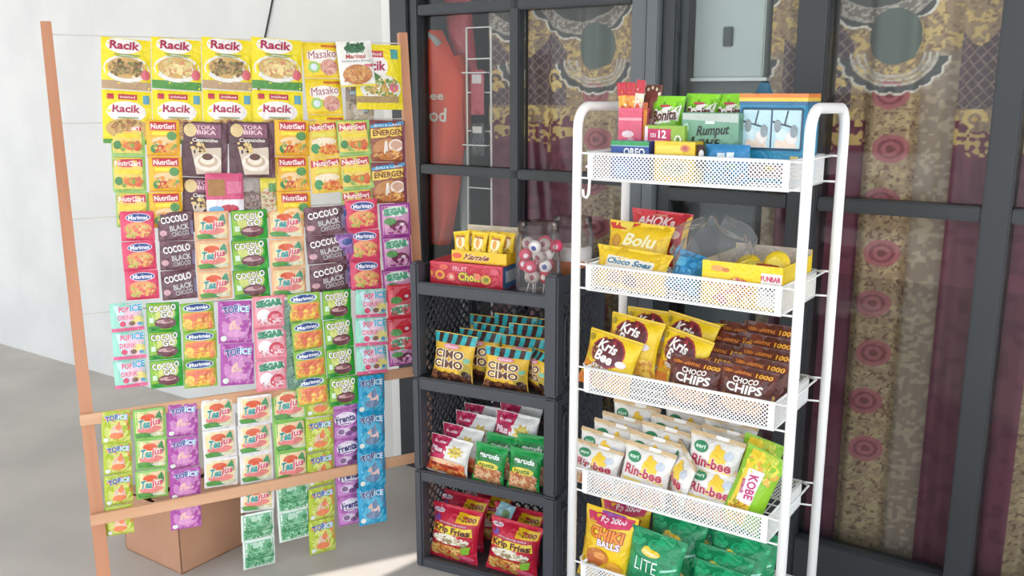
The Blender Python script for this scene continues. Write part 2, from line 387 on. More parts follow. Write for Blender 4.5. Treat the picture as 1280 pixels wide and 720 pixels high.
def curtain(name, u0, u1, z0, z1, w, label):
    nu, nz = int((u1 - u0) / .0036), int((z1 - z0) / .0036)
    U, Z = np.meshgrid(np.linspace(u0, u1, nu), np.linspace(z0, z1, nz)); U = U.ravel(); Z = Z.ravel()
    W = w + .014 * np.sin(U * 46) + .006 * np.sin(U * 97 + Z)
    P = np.stack([U, W, Z], 1)
    fs = [(j * nu + i, j * nu + i + 1, (j + 1) * nu + i + 1, (j + 1) * nu + i) for j in range(nz - 1) for i in range(nu - 1)]
    me = bpy.data.meshes.new(name); me.from_pydata(P.tolist(), [], fs)
    col = weave(U, Z); col = np.where(col <= .04045, col / 12.92, ((col + .055) / 1.055) ** 2.4)
    at = me.color_attributes.new('weave', 'FLOAT_COLOR', 'POINT'); at.data.foreach_set('color', np.concatenate([col, np.ones((len(col), 1))], 1).ravel())
    me.materials.append(cloth_mat('woven_curtain')); me.polygons.foreach_set('use_smooth', [True] * len(fs)); me.update()
    o = link(name, me, None, WALL.o, (0, 0, -WALL.yaw)); return tag(o, label, 'curtain', None)
curtain('curtain', .325, 1.04, .06, 2.02, .15, 'gold and plum patterned curtain behind the left glass door')
curtain('curtain', 1.40, 2.6, .06, 2.02, .15, 'brown lace patterned curtain behind the window at right of the white basket rack')
mb = MB(); mb.tube([WALL.at(.02, .15, 2.04), WALL.at(2.6, .15, 2.04)], .012, mat('brass_rod', '#8a7450', .4, .6)); 
tag(link('curtain_rod', mb.mesh('curtain_rod')), 'long curtain rod across the inside above the glass door', 'curtain rod')
# delivery jacket on a hanger
class Jacket(Surf):
    def pt(s, a, b, off=0.0):
        wdt = s.W * (1 if b < .78 else 1 - 3.0 * (b - .78))
        if b < .5: wdt *= .50 + .50 * (b / .5) ** .7
        x = (a - .5) * wdt
        y = -(s.T / 2) * max(0, 1 - abs(2 * a - 1) ** 2.4) ** .6 - .008 * math.sin(a * 16 + 2 * b) * (1 - b) - .006 * math.sin(a * 9 - b * 12)
        return (x, y - off, b * s.H)
ORANGE = '#ee4c24'
def jacket():
    fr = WALL; uc = fr.px(540, 100, .10)[0]; zt = fr.px(550, 38, .10)[1]; zb = fr.px(540, 303, .10)[1]; H = zt - zb; ur = fr.px(578, 130, .10)[0]; W, T = 2 * (ur - uc), .09
    root = empty('jacket', fr, uc, .105, zb, 'orange delivery jacket with white lettering hanging behind the left door pane', 'jacket')
    S = Jacket(W, H, T, 'x', 3); mb = MB(); m = mat('orange_cloth', ORANGE, .6, bump=.2, scale=20)
    mb.grid(lambda a, b: S.pt(a, b), 30, 30, m); mb.grid(lambda a, b: (S.pt(1 - a, b)[0], -S.pt(1 - a, b)[1] * .4, S.pt(1 - a, b)[2]), 30, 30, m)
    mw = mat('white_print', '#f0e8e0', .6)
    for txt, xr, yc, w_, h_ in (('Shopee', 553, 121, .185, .042), ('Food', 557, 144, .165, .052)):
        u_, z_ = fr.px(xr, yc, .06); wd = W; a1 = (u_ - uc) / wd + .5
        gv, gf = glyphs(txt, .02); mb.add([S.pt(a1 + (x - .5) * w_ / wd, (z_ - zb + y * h_) / H, .003) for x, y in gv], gf, mw)
    link('body', mb.mesh('body', True), root)
    mb = MB(); mb.tube([(W * .30, .03, H * .88), (W * .38, .04, H * .78), (W * .38, .04, H * .58), (W * .22, .03, H * .30)], .034, m, 12); link('sleeve', mb.mesh('sleeve', True), root)
    mb = MB(); mb.tube([(-W * .30, .03, H * .88), (-W * .38, .04, H * .78), (-W * .38, .04, H * .58), (-W * .22, .03, H * .30)], .034, m, 12); link('sleeve', mb.mesh('sleeve', True), root)
    mb = MB(); mb.tube([(-.06, -.01, H * .96), (-.03, -.03, H * .99), (.02, -.035, H * .98), (.055, -.025, H * .93)], .016, mat('grey_collar', '#b4b8b8', .7), 10); link('collar', mb.mesh('collar', True), root)
    mb = MB(); mb.tube([(0, 0, H * .96), (0, 0, H + .05), (0, .03, H + .2), (0, .035, 2.04 - zb - .01)], .004, mat('hanger_wire', '#30343a', .4)); link('hanger', mb.mesh('hanger'), root)
jacket()
me = packet('red_bag', .13, .34, .09, 'pillow', '#d0505a', [('S', .15, .2, .85, .9, ['#d8606a', '#c04450'], 10, .14, 4)], 9)
u_, z_ = WALL.px(590, 104, .2); o = link('red_bag', me, None, WALL.at(u_ - .03, .2, z_), (0, R(-6), -WALL.yaw)); tag(o, 'shiny red bag hanging beside the orange jacket behind the door glass', 'bag')
# white wire display rack behind the glass
def wire_rack():
    fr = WALL; root = empty('wire_display_rack', fr, WALL.px(599, 150, .075)[0], .075, 0, 'narrow white wire display rack standing just behind the door glass', 'display rack')
    mb = MB()
    for x in (-.055, .055): mb.tube([(x, 0, .03), (x, 0, 1.73)], .0035, WHITE_METAL, 8)
    for z in (1.73, 1.62, 1.5, 1.36, 1.15, .95, .75, .5, .25, .03): mb.tube([(-.055, 0, z), (.055, 0, z)], .0025, WHITE_METAL, 6)
    for z in (1.62, 1.36, .95):
        mb.tube([(-.055, 0, z - .05), (-.055, -.03, z - .05), (.055, -.03, z - .05), (.055, 0, z - .05)], .0025, WHITE_METAL, 6)
    mb.box(-.07, .07, -.03, .03, 0, .03, WHITE_METAL)
    link('wire_frame', mb.mesh('wire_frame'), root)
wire_rack()
for i, (z, h, c1, lab) in enumerate(((1.42, .16, '#b5364a', 'dark red accessory card on the wire display rack behind the door glass, upper one'), (1.27, .12, '#2c2a30', 'black accessory card on the wire display rack behind the door glass, lower one'))):
    me = packet('accessory_card', .06, h, .012, 'sachet', c1, [('R', .15, .7, .85, .9, '#d8d0d0')], i)
    tag(link('accessory_card', me, None, WALL.at(WALL.px(597, 150, .06)[0], .06, z), (0, 0, -WALL.yaw)), lab, 'card', None)
mb = MB(); mb.tube([(0, 0, 0), (0, 0, 1.56)], .022, mat('grey_pole', '#b9c0c2', .4), 14); mb.lathe([(.10, 0), (.10, .015), (.03, .03)], mat('grey_pole', '#b9c0c2'), c=(0, 0))
tag(link('display_pole', mb.mesh('display_pole', True), None, WALL.at(WALL.px(581, 220, .16)[0], .16, 0)), 'round pale grey pole standing behind the door glass beside the orange jacket', 'pole')
# added box coloured to stand in for the street reflected in the right window
def reflection_box():
    root = empty('reflection_box', WALL, 1.155, .12, 0, 'pale and dark street reflection built as a box behind the right window glass', 'reflection_box')
    mb = MB(); mb.box(0, .23, .02, .3, 1.545, 2.1, mat('reflected_building', '#c3cecd', .5), .004); link('building_reflection', mb.mesh('building_reflection'), root)
    mb = MB(); mb.box(0, .23, .02, .3, 0, 1.535, mat('reflected_road', '#5c6266', .5), .004); link('road_reflection', mb.mesh('road_reflection'), root)
    mb = MB(); mb.box(0, .25, .0, .3, 1.535, 1.545, mat('reflected_line', '#e6eaea', .4)); link('line_reflection', mb.mesh('line_reflection'), root)
    mb = MB(); mb.box(.10, .13, .008, .02, 1.64, 1.70, mat('reflected_window', '#4c5558', .5), .003); link('window_reflection', mb.mesh('window_reflection'), root)
reflection_box()
mb = MB(); mb.lathe([(0, 0), (.022, 0), (.022, .05), (.018, .055), (.012, .07), (.012, .075), (0, .075)], mat('blue_bottle', '#2f6480', .35)); 
for q in range(10):
    t = q * .628; mb.tube([(.0225 * math.cos(t), .0225 * math.sin(t), .004), (.0225 * math.cos(t), .0225 * math.sin(t), .048)], .0015, mat('blue_bottle', '#2f6480'), 5)
BOTTLE_MESH = mb.mesh('blue_bottle', True)
# ------------------------------------------------------------------ light
w = bpy.data.worlds.new('daylight'); SC.world = w; w.use_nodes = True; nt = w.node_tree
bg = nt.nodes['Background']; tc = nt.nodes.new('ShaderNodeTexCoord'); sx = nt.nodes.new('ShaderNodeSeparateXYZ'); cr = nt.nodes.new('ShaderNodeValToRGB')
nt.links.new(tc.outputs['Generated'], sx.inputs[0]); nt.links.new(sx.outputs['Z'], cr.inputs['Fac']); nt.links.new(cr.outputs['Color'], bg.inputs['Color'])
cr.color_ramp.elements[0].color = (.95, .97, 1, 1); cr.color_ramp.elements[1].color = (.62, .78, 1, 1); cr.color_ramp.elements[1].position = .9
bg.inputs['Strength'].default_value = 2.3
sl = bpy.data.lights.new('sun', 'SUN'); sl.energy = 5.0; sl.angle = R(.5); sl.color = (1, .96, .9)
so = bpy.data.objects.new('sun', sl); COL.objects.link(so); so.rotation_euler = SUN.to_track_quat('-Z', 'Y').to_euler()
SC.view_settings.view_transform = 'Standard'; SC.view_settings.look = 'None'; SC.view_settings.gamma = 1; SC.view_settings.use_curve_mapping = False
SC.view_settings.exposure = 0.12
# ------------------------------------------------------------------ black plastic shelf unit
def lattice(mb, P, X, Y, a, b, pitch, wd, th, material):
    """criss-cross bars filling the a x b rectangle at P spanned by unit axes X, Y"""
    Nrm = X.cross(Y)
    def clip(c, sgn):                               # line y = sgn*x + c within the rectangle
        pts = []
        for x in (0, a):
            y = sgn * x + c
            if 0 <= y <= b: pts.append((x, y))
        for y in (0, b):
            x = (y - c) / sgn
            if 0 < x < a: pts.append((x, y))
        return pts[:2] if len(pts) >= 2 else None
    for sgn in (1, -1):
        c = -a if sgn == 1 else 0
        while c < (b if sgn == 1 else a + b):
            c += pitch; q = clip(c, sgn)
            if q and math.hypot(q[0][0] - q[1][0], q[0][1] - q[1][1]) > .002:
                p0 = P + X * q[0][0] + Y * q[0][1]; p1 = P + X * q[1][0] + Y * q[1][1]
                dd = Nrm * (th * .12 * sgn)
                mb.bar(p0 + dd, p1 + dd, th, wd, material, side=Nrm)
def shelf_unit():
    fr = SHELF; W, D = .49, .38; m = BLACK_PLASTIC; X, Y, Z = Vector((1, 0, 0)), Vector((0, 1, 0)), Vector((0, 0, 1))
    root = empty('shelf_unit', fr, 0, 0, 0, 'black plastic four-tier shelf unit with latticed sides standing on the grey floor', 'shelf unit')
    for (x0, x1, y0, y1) in ((0, .028, 0, .05), (W - .042, W, 0, .05), (0, .028, D - .05, D), (W - .042, W, D - .05, D)):
        mb = MB()
        for (z0, z1) in ((0, .332), (.335, .637), (.640, 1.0)): mb.box(x0, x1, y0, y1, z0, z1, m, .006)
        link('post', mb.mesh('post'), root)
    for zt, hh in ((.94, .038), (.64, .04), (.332, .036), (.033, .033)):
        mb = MB(); mb.box(.02, W - .03, .004, .022, zt - hh, zt, m, .004); mb.box(.02, W - .03, D - .022, D - .004, zt - hh, zt, m, .004)
        mb.box(.004, .022, .04, D - .04, zt - hh, zt, m, .004); mb.box(W - .022, W - .004, .04, D - .04, zt - hh, zt, m, .004)
        mb.box(.02, W - .02, .02, D - .02, zt - hh + .004, zt - .014, m)
        for k in range(5): mb.box(.07 + k * .085, .074 + k * .085, .022, D - .022, zt - .014, zt - .011, m)
        link('shelf_tray', mb.mesh('shelf_tray'), root)
    mb = MB()                                       # raised rim of the top tray
    mb.box(.004, .016, .05, D - .04, .94, .985, m, .003); mb.box(W - .016, W - .004, .05, D - .04, .94, .985, m, .003); mb.box(.028, W - .04, D - .016, D - .004, .94, .985, m, .003)
    link('tray_rim', mb.mesh('tray_rim'), root)
    for x in (.012, W - .012):
        mb = MB()
        for z0, z1 in ((.033, .296), (.332, .60), (.64, .902)): lattice(mb, Vector((x, .048, z0)), Y, Z, D - .096, z1 - z0, .034, .0065, .005, m)
        link('side_lattice', mb.mesh('side_lattice'), root)
    mb = MB()
    for z0, z1 in ((.033, .296), (.332, .60), (.64, .902)): lattice(mb, Vector((.028, D - .012, z0)), X, Z, W - .07, z1 - z0, .034, .0065, .005, m)
    link('back_lattice', mb.mesh('back_lattice'), root)
    for z0, z1 in ((.06, .28), (.36, .58), (.68, .87)):   # rounded groove on the outer right face
        mb = MB(); pts = []
        y0, y1 = .058, .082
        for k in range(25):
            t = 2 * math.pi * k / 24; s_ = (z1 - z0) / 2 - .02
            pts.append((W - .001, (y0 + y1) / 2 + .016 * math.cos(t), (z0 + z1) / 2 + s_ * (1 if math.sin(t) > 0 else -1) + .016 * math.sin(t)))
        mb.tube(pts, .004, m, 6, False); link('grip_ring', mb.mesh('grip_ring', True), root)
shelf_unit()
# ------------------------------------------------------------------ white basket rack
TIER = [1.36, 1.094, .836, .568, .310]; BH = .06
def basket_rack():
    fr = RACK; W, D = .545, .25; m = WHITE_METAL; X, Y, Z = Vector((1, 0, 0)), Vector((0, 1, 0)), Vector((0, 0, 1))
    root = empty('basket_rack', fr, 0, 0, 0, 'tall white metal rack of five mesh baskets on a tubular frame', 'rack')
    for x in (0, W):
        mb = MB(); zt, r = 1.468, .05; pts = [(x, 0, .02)]
        pts += [(x, 0, zt - r)] + [(x, r - r * math.cos(t), zt - r + r * math.sin(t)) for t in (R(15 * k) for k in range(1, 7))]
        pts += [(x, D - r + r * math.sin(t), zt - r + r * math.cos(t)) for t in (R(15 * k) for k in range(1, 7))] + [(x, D, .02)]
        mb.tube(pts, .0115, m, 14); f = link('side_frame', mb.mesh('side_frame', True), root)
        for y in (0, D):
            mb = MB(); mb.lathe([(0, 0), (.015, 0), (.015, .03), (.0118, .034)], mat('black_rubber', '#2a2a2c', .7), 14, (x, y)); link('foot', mb.mesh('foot', True), f)
    for zt in TIER:
        mb = MB(); z0, z1 = zt - BH, zt; u0, u1 = .033, .508; y1 = D - .012
        loop = [(u0, 0, z1), (u1, 0, z1), (u1, y1, z1), (u0, y1, z1), (u0, 0, z1)]
        mb.tube(loop, .0042, m, 8); loop = [(x, y, z0) for x, y, _ in loop]; mb.tube(loop, .003, m, 8)
        b = link('basket', mb.mesh('basket', True), root)
        mb = MB()
        for (P, A, L) in ((Vector((u0, 0, z0)), X, u1 - u0), (Vector((u0, y1, z0)), X, u1 - u0), (Vector((u0, 0, z0)), Y, y1), (Vector((u1, 0, z0)), Y, y1)):
            lattice(mb, P, A, Z, L, BH, .0094, .0021, .0012, m)
        link('mesh_panel', mb.mesh('mesh_panel'), b)
        for x, y in ((u0 + .004, -.002), (u1 - .006, -.002), (u0 + .004, y1), (u1 - .006, y1)):
            mb = MB(); mb.box(x - .007, x + .007, y - .0015, y + .0015, z0, z1, m); link('corner_strap', mb.mesh('corner_strap'), b)
        mb = MB(); k = u0
        while k < u1: mb.tube([(k, 0, z0), (k, y1, z0)], .0014, m, 5); k += .019
        for y in (.05, .1, .15, .2): mb.tube([(u0, y, z0 - .001), (u1, y, z0 - .001)], .002, m, 5)
        link('floor_wires', mb.mesh('floor_wires'), b)
        for x, xs in ((u0, 0), (u1, W)):
            mb = MB()
            for y in (0, D - .012):
                for z in (z0 + .002, z1): mb.tube([(x, y, z), (xs, y if y == 0 else D, z)], .0026, m, 6)
            mb.tube([(x, 0, z1), (xs + (.014 if xs == 0 else -.014), .02, z1 + .002), (xs + (.014 if xs == 0 else -.014), D - .03, z1 + .002), (x, y1, z1)], .0026, m, 6)
            link('hook_wires', mb.mesh('hook_wires', True), b)
basket_rack()
u, z = RACK.px(733, 226, -.004)
mb = MB(); pts = [(0, 0, .032), (.004, 0, .036), (.009, 0, .03), (.010, 0, .0), (.008, 0, -.03), (.002, 0, -.04), (-.006, 0, -.036), (-.008, 0, -.02)]
mb.tube(pts, .0036, WHITE_METAL, 8); tag(link('wall_hook', mb.mesh('hook', True), None, RACK.at(u, -.006, z), (0, 0, -RACK.yaw)), 'small white plastic hook hanging at the left end of the top mesh basket', 'hook').name = 'plastic_hook'
# ------------------------------------------------------------------ packet designs (fractions of width and height)
def T(*a, **k): return ('T',) + a + (k,)
FOODB = ['#b98a4e', '#8f6a34', '#d9b070', '#6f7a3a', '#a86a3a']
def d_racik(food, under): return ('#f4de1e', [('E', .45, .86, .36, .17, '#f6f2ee'), ('R', .0, .0, 1, .16, under), ('E', .5, .40, .47, .27, '#e9e6de'), ('E', .5, .42, .39, .21, '#cfa862'), ('S', .2, .3, .8, .54, food, 46, .06, 5),
        ('E', .88, .30, .10, .10, '#e2707c'), T('Racik', .47, .86, .60, .17, '#b0244e', b=.03, sh=.1), ('R', .25, .665, .78, .685, '#7a9a58'), ('R', .3, .63, .72, .648, '#7a9a58')])
D_RACIK1 = d_racik(['#d8b878', '#e8cf8c', '#f0dc98', '#d88a6a', '#c8c078'], '#4f9440')
D_RACIK2 = d_racik(['#9a7a50', '#7a6238', '#b8925a', '#8a8a4a', '#6a5030'], '#b99a78')
D_RACIK3 = ('#f4de1e', [('E', .48, .60, .40, .20, '#f4eeea'), T('Racik', .48, .66, .56, .15, '#b0244e', b=.03, sh=.1), ('R', .32, .83, .70, .93, '#c83a4a'), T('indofood', .51, .88, .3, .05, '#f4e4e4'), ('R', .1, .83, .23, .93, '#c83a4a'),
        ('R', .82, .76, .95, .92, '#5aa0b8'), ('E', .5, .28, .45, .2, '#cfa862'), ('S', .2, .12, .8, .42, FOODB, 30, .06, 8), ('R', .0, .0, 1, .08, '#4f9440'), ('R', .3, .48, .72, .5, '#7a9a58')])
D_RACIK4 = ('#f2dc1c', [('E', .35, .66, .34, .22, '#f4eeea'), ('R', .16, .80, .60, .90, '#c83a4a'), T('indofood', .38, .85, .36, .05, '#f4e4e4'), T('Racik', .36, .67, .56, .15, '#b0244e', b=.03, sh=.1), ('R', .76, .78, .92, .93, '#4fa29a'),
        ('E', .52, .32, .44, .22, '#e8e4d8'), ('S', .2, .2, .85, .46, ['#d8b060', '#5a8a3a', '#c89a48', '#e0c070', '#88a04a'], 40, .06, 3), ('P', [(.28, .48), (.36, .58), (.52, .5), (.44, .44)], '#4a7a34'), ('E', .8, .34, .1, .07, '#d0607a'),
        ('R', .0, .10, .9, .2, '#a88a52'), ('R', 0, 0, 1, .1, '#f2dc1c')])
D_MASAKO = ('#f3d52a', [('E', .5, .6, .42, .2, '#f6eee2'), T('Masako', .52, .66, .76, .22, '#96285a', b=.0, sh=.12, rot=6, out='#fff4ec', ow=.05), ('E', .27, .3, .16, .16, '#a8cf6a'), ('E', .27, .3, .09, .10, '#dce8f0'),
        ('E', .68, .3, .24, .22, '#d8a08c'), ('S', .5, .16, .86, .42, ['#c87a70', '#e0b0a0', '#d89080'], 16, .07, 2), ('R', .5, .86, .95, .92, '#d86a3c'), ('R', .0, .0, 1, .06, '#f0c81e')])
D_MARINADE = ('#f4f2ea', [('E', .5, .84, .30, .10, '#3f6e4a'), ('S', .25, .8, .75, .94, ['#2f5a3c', '#4f7e54'], 10, .06, 1), T('LOBO', .5, .77, .5, .08, '#4a7a58', b=.02), T('Marinasi', .5, .66, .56, .10, '#c04a48', b=.02, sh=.15), T('bumbu ayam goreng', .5, .555, .8, .05, '#8a8a98', b=.01),
        ('E', .5, .26, .42, .22, '#c8824a'), ('S', .15, .12, .85, .42, ['#d89a58', '#b87038', '#e0ac68'], 40, .08, 6), ('R', .72, .42, .97, .48, '#d8707a'), ('R', 0, 0, 1, .04, '#f2e04a')])
D_BACKBROWN = ('#a99880', [('R', .0, .55, .5, 1, '#8a7a70'), ('R', .5, .4, 1, .95, '#c8d4d8'), ('S', .1, .1, .9, .9, ['#7a6a58', '#c0b4a4', '#98b0b8'], 20, .12, 3)])
D_COFFEE = ('#5a3a40', [('R', .22, .72, .84, .97, '#8f5a72'), ('E', .18, .84, .14, .12, '#e2c890'), T('TORA', .52, .90, .42, .08, '#f0c8d0', b=.03), T('BIKA', .53, .81, .42, .08, '#f0c8d0', b=.03), T('Cappuccino', .5, .66, .56, .09, '#fbf2e6', b=.02, sh=.2),
        ('P', [(.2, .5), (.85, .55), (.86, .06), (.32, .05)], '#d9c7b2'), ('E', .56, .27, .30, .16, '#f1e7d8'), ('E', .56, .29, .22, .11, '#cdb498'), ('E', .55, .31, .16, .08, '#efe2d0'), ('E', .55, .37, .12, .06, '#5f3526'), ('S', .2, .45, .5, .62, ['#3c2420', '#e8c884', '#503028'], 10, .06, 2), ('R', .88, 0, 1, 1, '#6a4450')])
D_NUTRI_O = ('#f2bc2c', [('R', .12, .72, .90, .95, '#c9384a'), T('NutriSari', .5, .83, .70, .15, '#fdebe6', b=.04), ('R', .18, .58, .7, .68, '#f6e23a'), ('E', .5, .42, .36, .12, '#f3cf9a'), ('E', .24, .2, .13, .12, '#3f8a4a'), ('E', .42, .2, .16, .11, '#cc4438'), ('E', .72, .2, .22, .17, '#e8a83a'),
        ('E', .75, .56, .15, .12, '#5f9a58'), ('S', .2, .1, .9, .4, ['#e89a3a', '#d8583a', '#f0c060', '#6fa050'], 18, .06, 4), ('R', 0, 0, 1, .03, '#e09a20')])
D_NUTRI_Y = ('#f0cb52', [('P', [(.04, .72), (.95, .76), (.95, .95), (.04, .92)], '#cf4052'), T('NutriSari', .5, .835, .78, .15, '#fdebe6', b=.04, rot=2), ('R', .15, .56, .9, .68, '#e8dc58'), ('E', .5, .42, .4, .12, '#f3e2c2'), ('E', .22, .24, .14, .14, '#4a9a5a'), ('E', .66, .2, .28, .14, '#e07a3a'),
        ('S', .3, .08, .95, .36, ['#e89a3a', '#d8583a', '#f0c060'], 16, .06, 7)])
D_NUTRI_G = ('#9cc66a', [('R', .04, .08, .9, .96, '#efcf66'), ('P', [(.04, .68), (.9, .70), (.9, .93), (.04, .9)], '#cf4456'), T('NutriSari', .46, .80, .76, .15, '#fdebe6', b=.04), ('R', .1, .5, .86, .62, '#f0d83e'), ('E', .62, .28, .3, .12, '#e0763c'), ('E', .18, .3, .12, .12, '#4a8a50'), ('S', .3, .14, .9, .4, ['#e89a3a', '#d8583a', '#8ab050'], 16, .06, 9)])
D_ENERGEN = ('#9a5a40', [('R', 0, .88, 1, .99, '#7a3a40'), ('P', [(.02, .80), (.96, .88), (.96, .98), (.02, .92)], '#3a9ac8'), T('SUSU & SEREAL', .5, .885, .8, .05, '#e8f4fa', rot=4), ('P', [(.02, .56), (.96, .64), (.96, .86), (.02, .78)], '#f6d45c'), T('ENERGEN', .5, .71, .86, .14, '#7c3a22', b=.05, rot=4),
        ('E', .5, .3, .44, .26, '#c98a52'), ('E', .72, .4, .22, .15, '#f2e0d0'), ('E', .72, .41, .16, .10, '#d8a890'), ('P', [(.36, .2), (.50, .2), (.46, .5), (.40, .5)], '#f6ece0'), ('S', .08, .08, .9, .24, ['#e8b060', '#c87a3c', '#a85a34'], 18, .07, 3), ('R', .9, 0, 1, .86, '#8a4a58')])
D_PINKWAFER = ('#d8567e', [('R', 0, .0, 1, .36, '#eee8ec'), ('R', .05, .45, .5, .85, '#a8763e'), ('E', .6, .14, .25, .1, '#c0384a'), ('E', .25, .12, .2, .08, '#7ab4d8'), ('R', .55, .5, .95, .8, '#e07a9a')])
D_GREYSEED = ('#8f8078', [('R', .05, .6, .95, .95, '#a89c94'), ('S', .05, .05, .95, .6, ['#7a5a50', '#a88a78', '#b89a9a', '#6a5048'], 40, .09, 2)])
D_YELLOWFOOD = ('#d8c83c', [('R', 0, .7, 1, 1, '#e2d24a'), ('E', .5, .4, .46, .3, '#d8c8b0'), ('S', .15, .2, .85, .62, ['#b8925a', '#8aa050', '#d0b080', '#b86a5a'], 30, .08, 2), ('R', .5, .6, .9, .8, '#6a9a58')])
D_COCO_G = ('#2fa436', [('R', .02, .06, .74, .97, '#8fbe3c'), ('E', .5, .62, .36, .30, '#d2d878'), T('COCOLO', .48, .80, .82, .22, '#fbf8f4', b=.06, rot=4, arch=-.15, out='#4a3a34', ow=.05), T('GO', .6, .58, .40, .22, '#fbf8f4', b=.06, rot=4, out='#4a3a34', ow=.05), ('E', .55, .28, .33, .20, '#6e4048'),
        ('E', .52, .33, .26, .07, '#c9a0a0'), ('E', .62, .36, .12, .06, '#8f5a60'), ('R', .07, .3, .2, .48, '#d6ead0'), ('E', .2, .12, .2, .06, '#2c8a34')])
D_COCO_B = ('#6a454e', [('S', .02, .02, .98, .98, ['#7f5862', '#5c3a44', '#8a646c', '#74505a'], 26, .14, 2), T('COCOLO', .47, .74, .78, .24, '#fbf6f4', b=.06, rot=9, out='#4a3038', ow=.05), T('BLACK', .60, .45, .56, .2, '#c9c2c4', b=.04, rot=8, out='#3a2a30', ow=.05), T('CHOCO', .62, .24, .5, .17, '#b8aeb2', b=.03, rot=8, out='#3a2a30', ow=.05),
        ('E', .14, .26, .10, .1, '#d8a8b0'), ('R', .9, .2, 1, .7, '#8a7f9c')])
def d_teajus(border, leaf): return (border, [('R', .07, .08, .93, .93, '#f3dfa8'), ('R', .5, .5, .93, .93, '#f0c9a0'), ('E', .45, .74, .22, .12, '#e0603c'), ('E', .48, .34, .38, .12, '#ea8a86'), ('P', [(.66, .72), (.82, .92), (.88, .80), (.76, .68)], leaf), ('E', .84, .66, .05, .12, leaf),
        T('Tea', .33, .53, .36, .28, '#2f9a98', b=.05, sh=.2, rot=4, out='#f8f4e8', ow=.06), T('jus', .67, .55, .34, .30, '#dc5470', b=.05, sh=.2, rot=4, out='#f8f4e8', ow=.06), ('R', .07, .08, .6, .2, leaf), ('E', .25, .18, .22, .08, '#5a9a48'), ('E', .72, .16, .22, .06, '#dcdcc0')])
D_TEA_P, D_TEA_W, D_TEA_G = d_teajus('#efb98a', '#4a9a78'), d_teajus('#efecea', '#4a9a6a'), d_teajus('#8cc860', '#3f8a4e')
D_TEA_BACK = ('#e4efe6', [('R', .06, .06, .94, .94, '#6fb487'), ('S', .1, .1, .9, .75, ['#4f9a6a', '#86c49a', '#3f8a5a', '#98cca6'], 40, .08, 4), ('R', .3, .72, .6, .88, '#b8dcc4'), ('R', .12, .5, .88, .53, '#3f8a5a'), ('R', .12, .42, .8, .45, '#3f8a5a'), ('R', .12, .34, .85, .37, '#3f8a5a')])
D_MARI_P = ('#e24a6e', [('E', .5, .40, .42, .24, '#f0a06c'), ('S', .1, .15, .9, .5, ['#e87a5a', '#f4c07a', '#e0505e', '#c0c060'], 26, .08, 3), ('E', .52, .79, .37, .15, '#eef0f8'), ('E', .52, .79, .35, .13, '#3c4f92'), T('Marimas', .52, .79, .58, .14, '#f4f4fa', b=.04), ('R', .05, .0, .95, .05, '#d83a60')])
D_MARI_O = ('#8fc04a', [('R', .05, .06, .95, .66, '#f0a850'), ('E', .5, .52, .46, .10, '#ea7a5a'), ('E', .55, .24, .40, .18, '#f0c04a'), ('S', .1, .1, .9, .42, ['#f4d060', '#ee9a4a', '#e8785a'], 22, .09, 5), ('E', .48, .82, .42, .15, '#dfe8f2'), ('E', .48, .82, .39, .13, '#2f4f8c'), T('Marimas', .48, .82, .64, .13, '#f2f4fa', b=.04, rot=3)])
def d_gel(base, fruit, inner, flip=False):
    f = (lambda z: 1 - z) if flip else (lambda z: z)
    return (base, [('R', .06, .06, .94, .94, inner), ('E', .5, f(.76), .42, .16, '#e6f2e6'), T('SEGAR', .5, f(.76), .74, .2, '#5fb48a', b=.07, rot=4, out='#3a8a6a', ow=.05), ('E', .62, f(.3), .26, .19, fruit), ('E', .42, f(.36), .16, .14, fruit), ('E', .30, f(.46), .2, .11, '#5a9a54'), ('E', .68, f(.36), .08, .05, '#f0d8e0'), ('S', .12, .1, .9, .3, [fruit, inner, base], 12, .06, 2)])
D_GEL_PURPLE = d_gel('#a23a96', '#7a3052', '#dba0c4'); D_GEL_RED = d_gel('#dc3448', '#d02a3c', '#e8707c', True)
D_GEL_PINK = ('#ee8a9a', [('R', .07, .06, .93, .94, '#f2b4be'), ('E', .5, .78, .42, .15, '#e0f0e4'), T('SEGAR', .5, .78, .78, .2, '#3f9a74', b=.07, rot=4, out='#2f7a5c', ow=.05), ('E', .32, .38, .22, .22, '#f7f0f0'), ('E', .66, .32, .24, .2, '#d8485c'), ('E', .66, .35, .12, .09, '#f0a0ac'), ('S', .1, .1, .9, .28, ['#d8485c', '#f4d0d4'], 12, .06, 2)])
def d_ice(base, mid, hi, tc='#2c4f98'): return (base, [('E', .5, .40, .42, .34, mid), ('S', .06, .05, .94, .95, [base, mid, hi], 22, .11, 3), ('E', .52, .36, .22, .2, '#f0c4b8'), ('E', .5, .24, .26, .10, hi), ('E', .58, .5, .1, .1, hi), T('TOP', .36, .80, .46, .17, tc, b=.06, rot=10, out='#dfe8f4', ow=.05), T('ICE', .74, .81, .34, .15, '#e8f2fa', b=.05, rot=-4, out='#4aa0d0', ow=.06), ('E', .14, .12, .09, .07, '#e8ece4')])
D_ICE_PURPLE, D_ICE_LIME, D_ICE_BLUE = d_ice('#b250a8', '#d08ac4', '#e2a0d0'), d_ice('#b4c63a', '#d8de7c', '#f08a5c'), d_ice('#1f9fcb', '#62bede', '#7a8fb0', '#1c2f70')
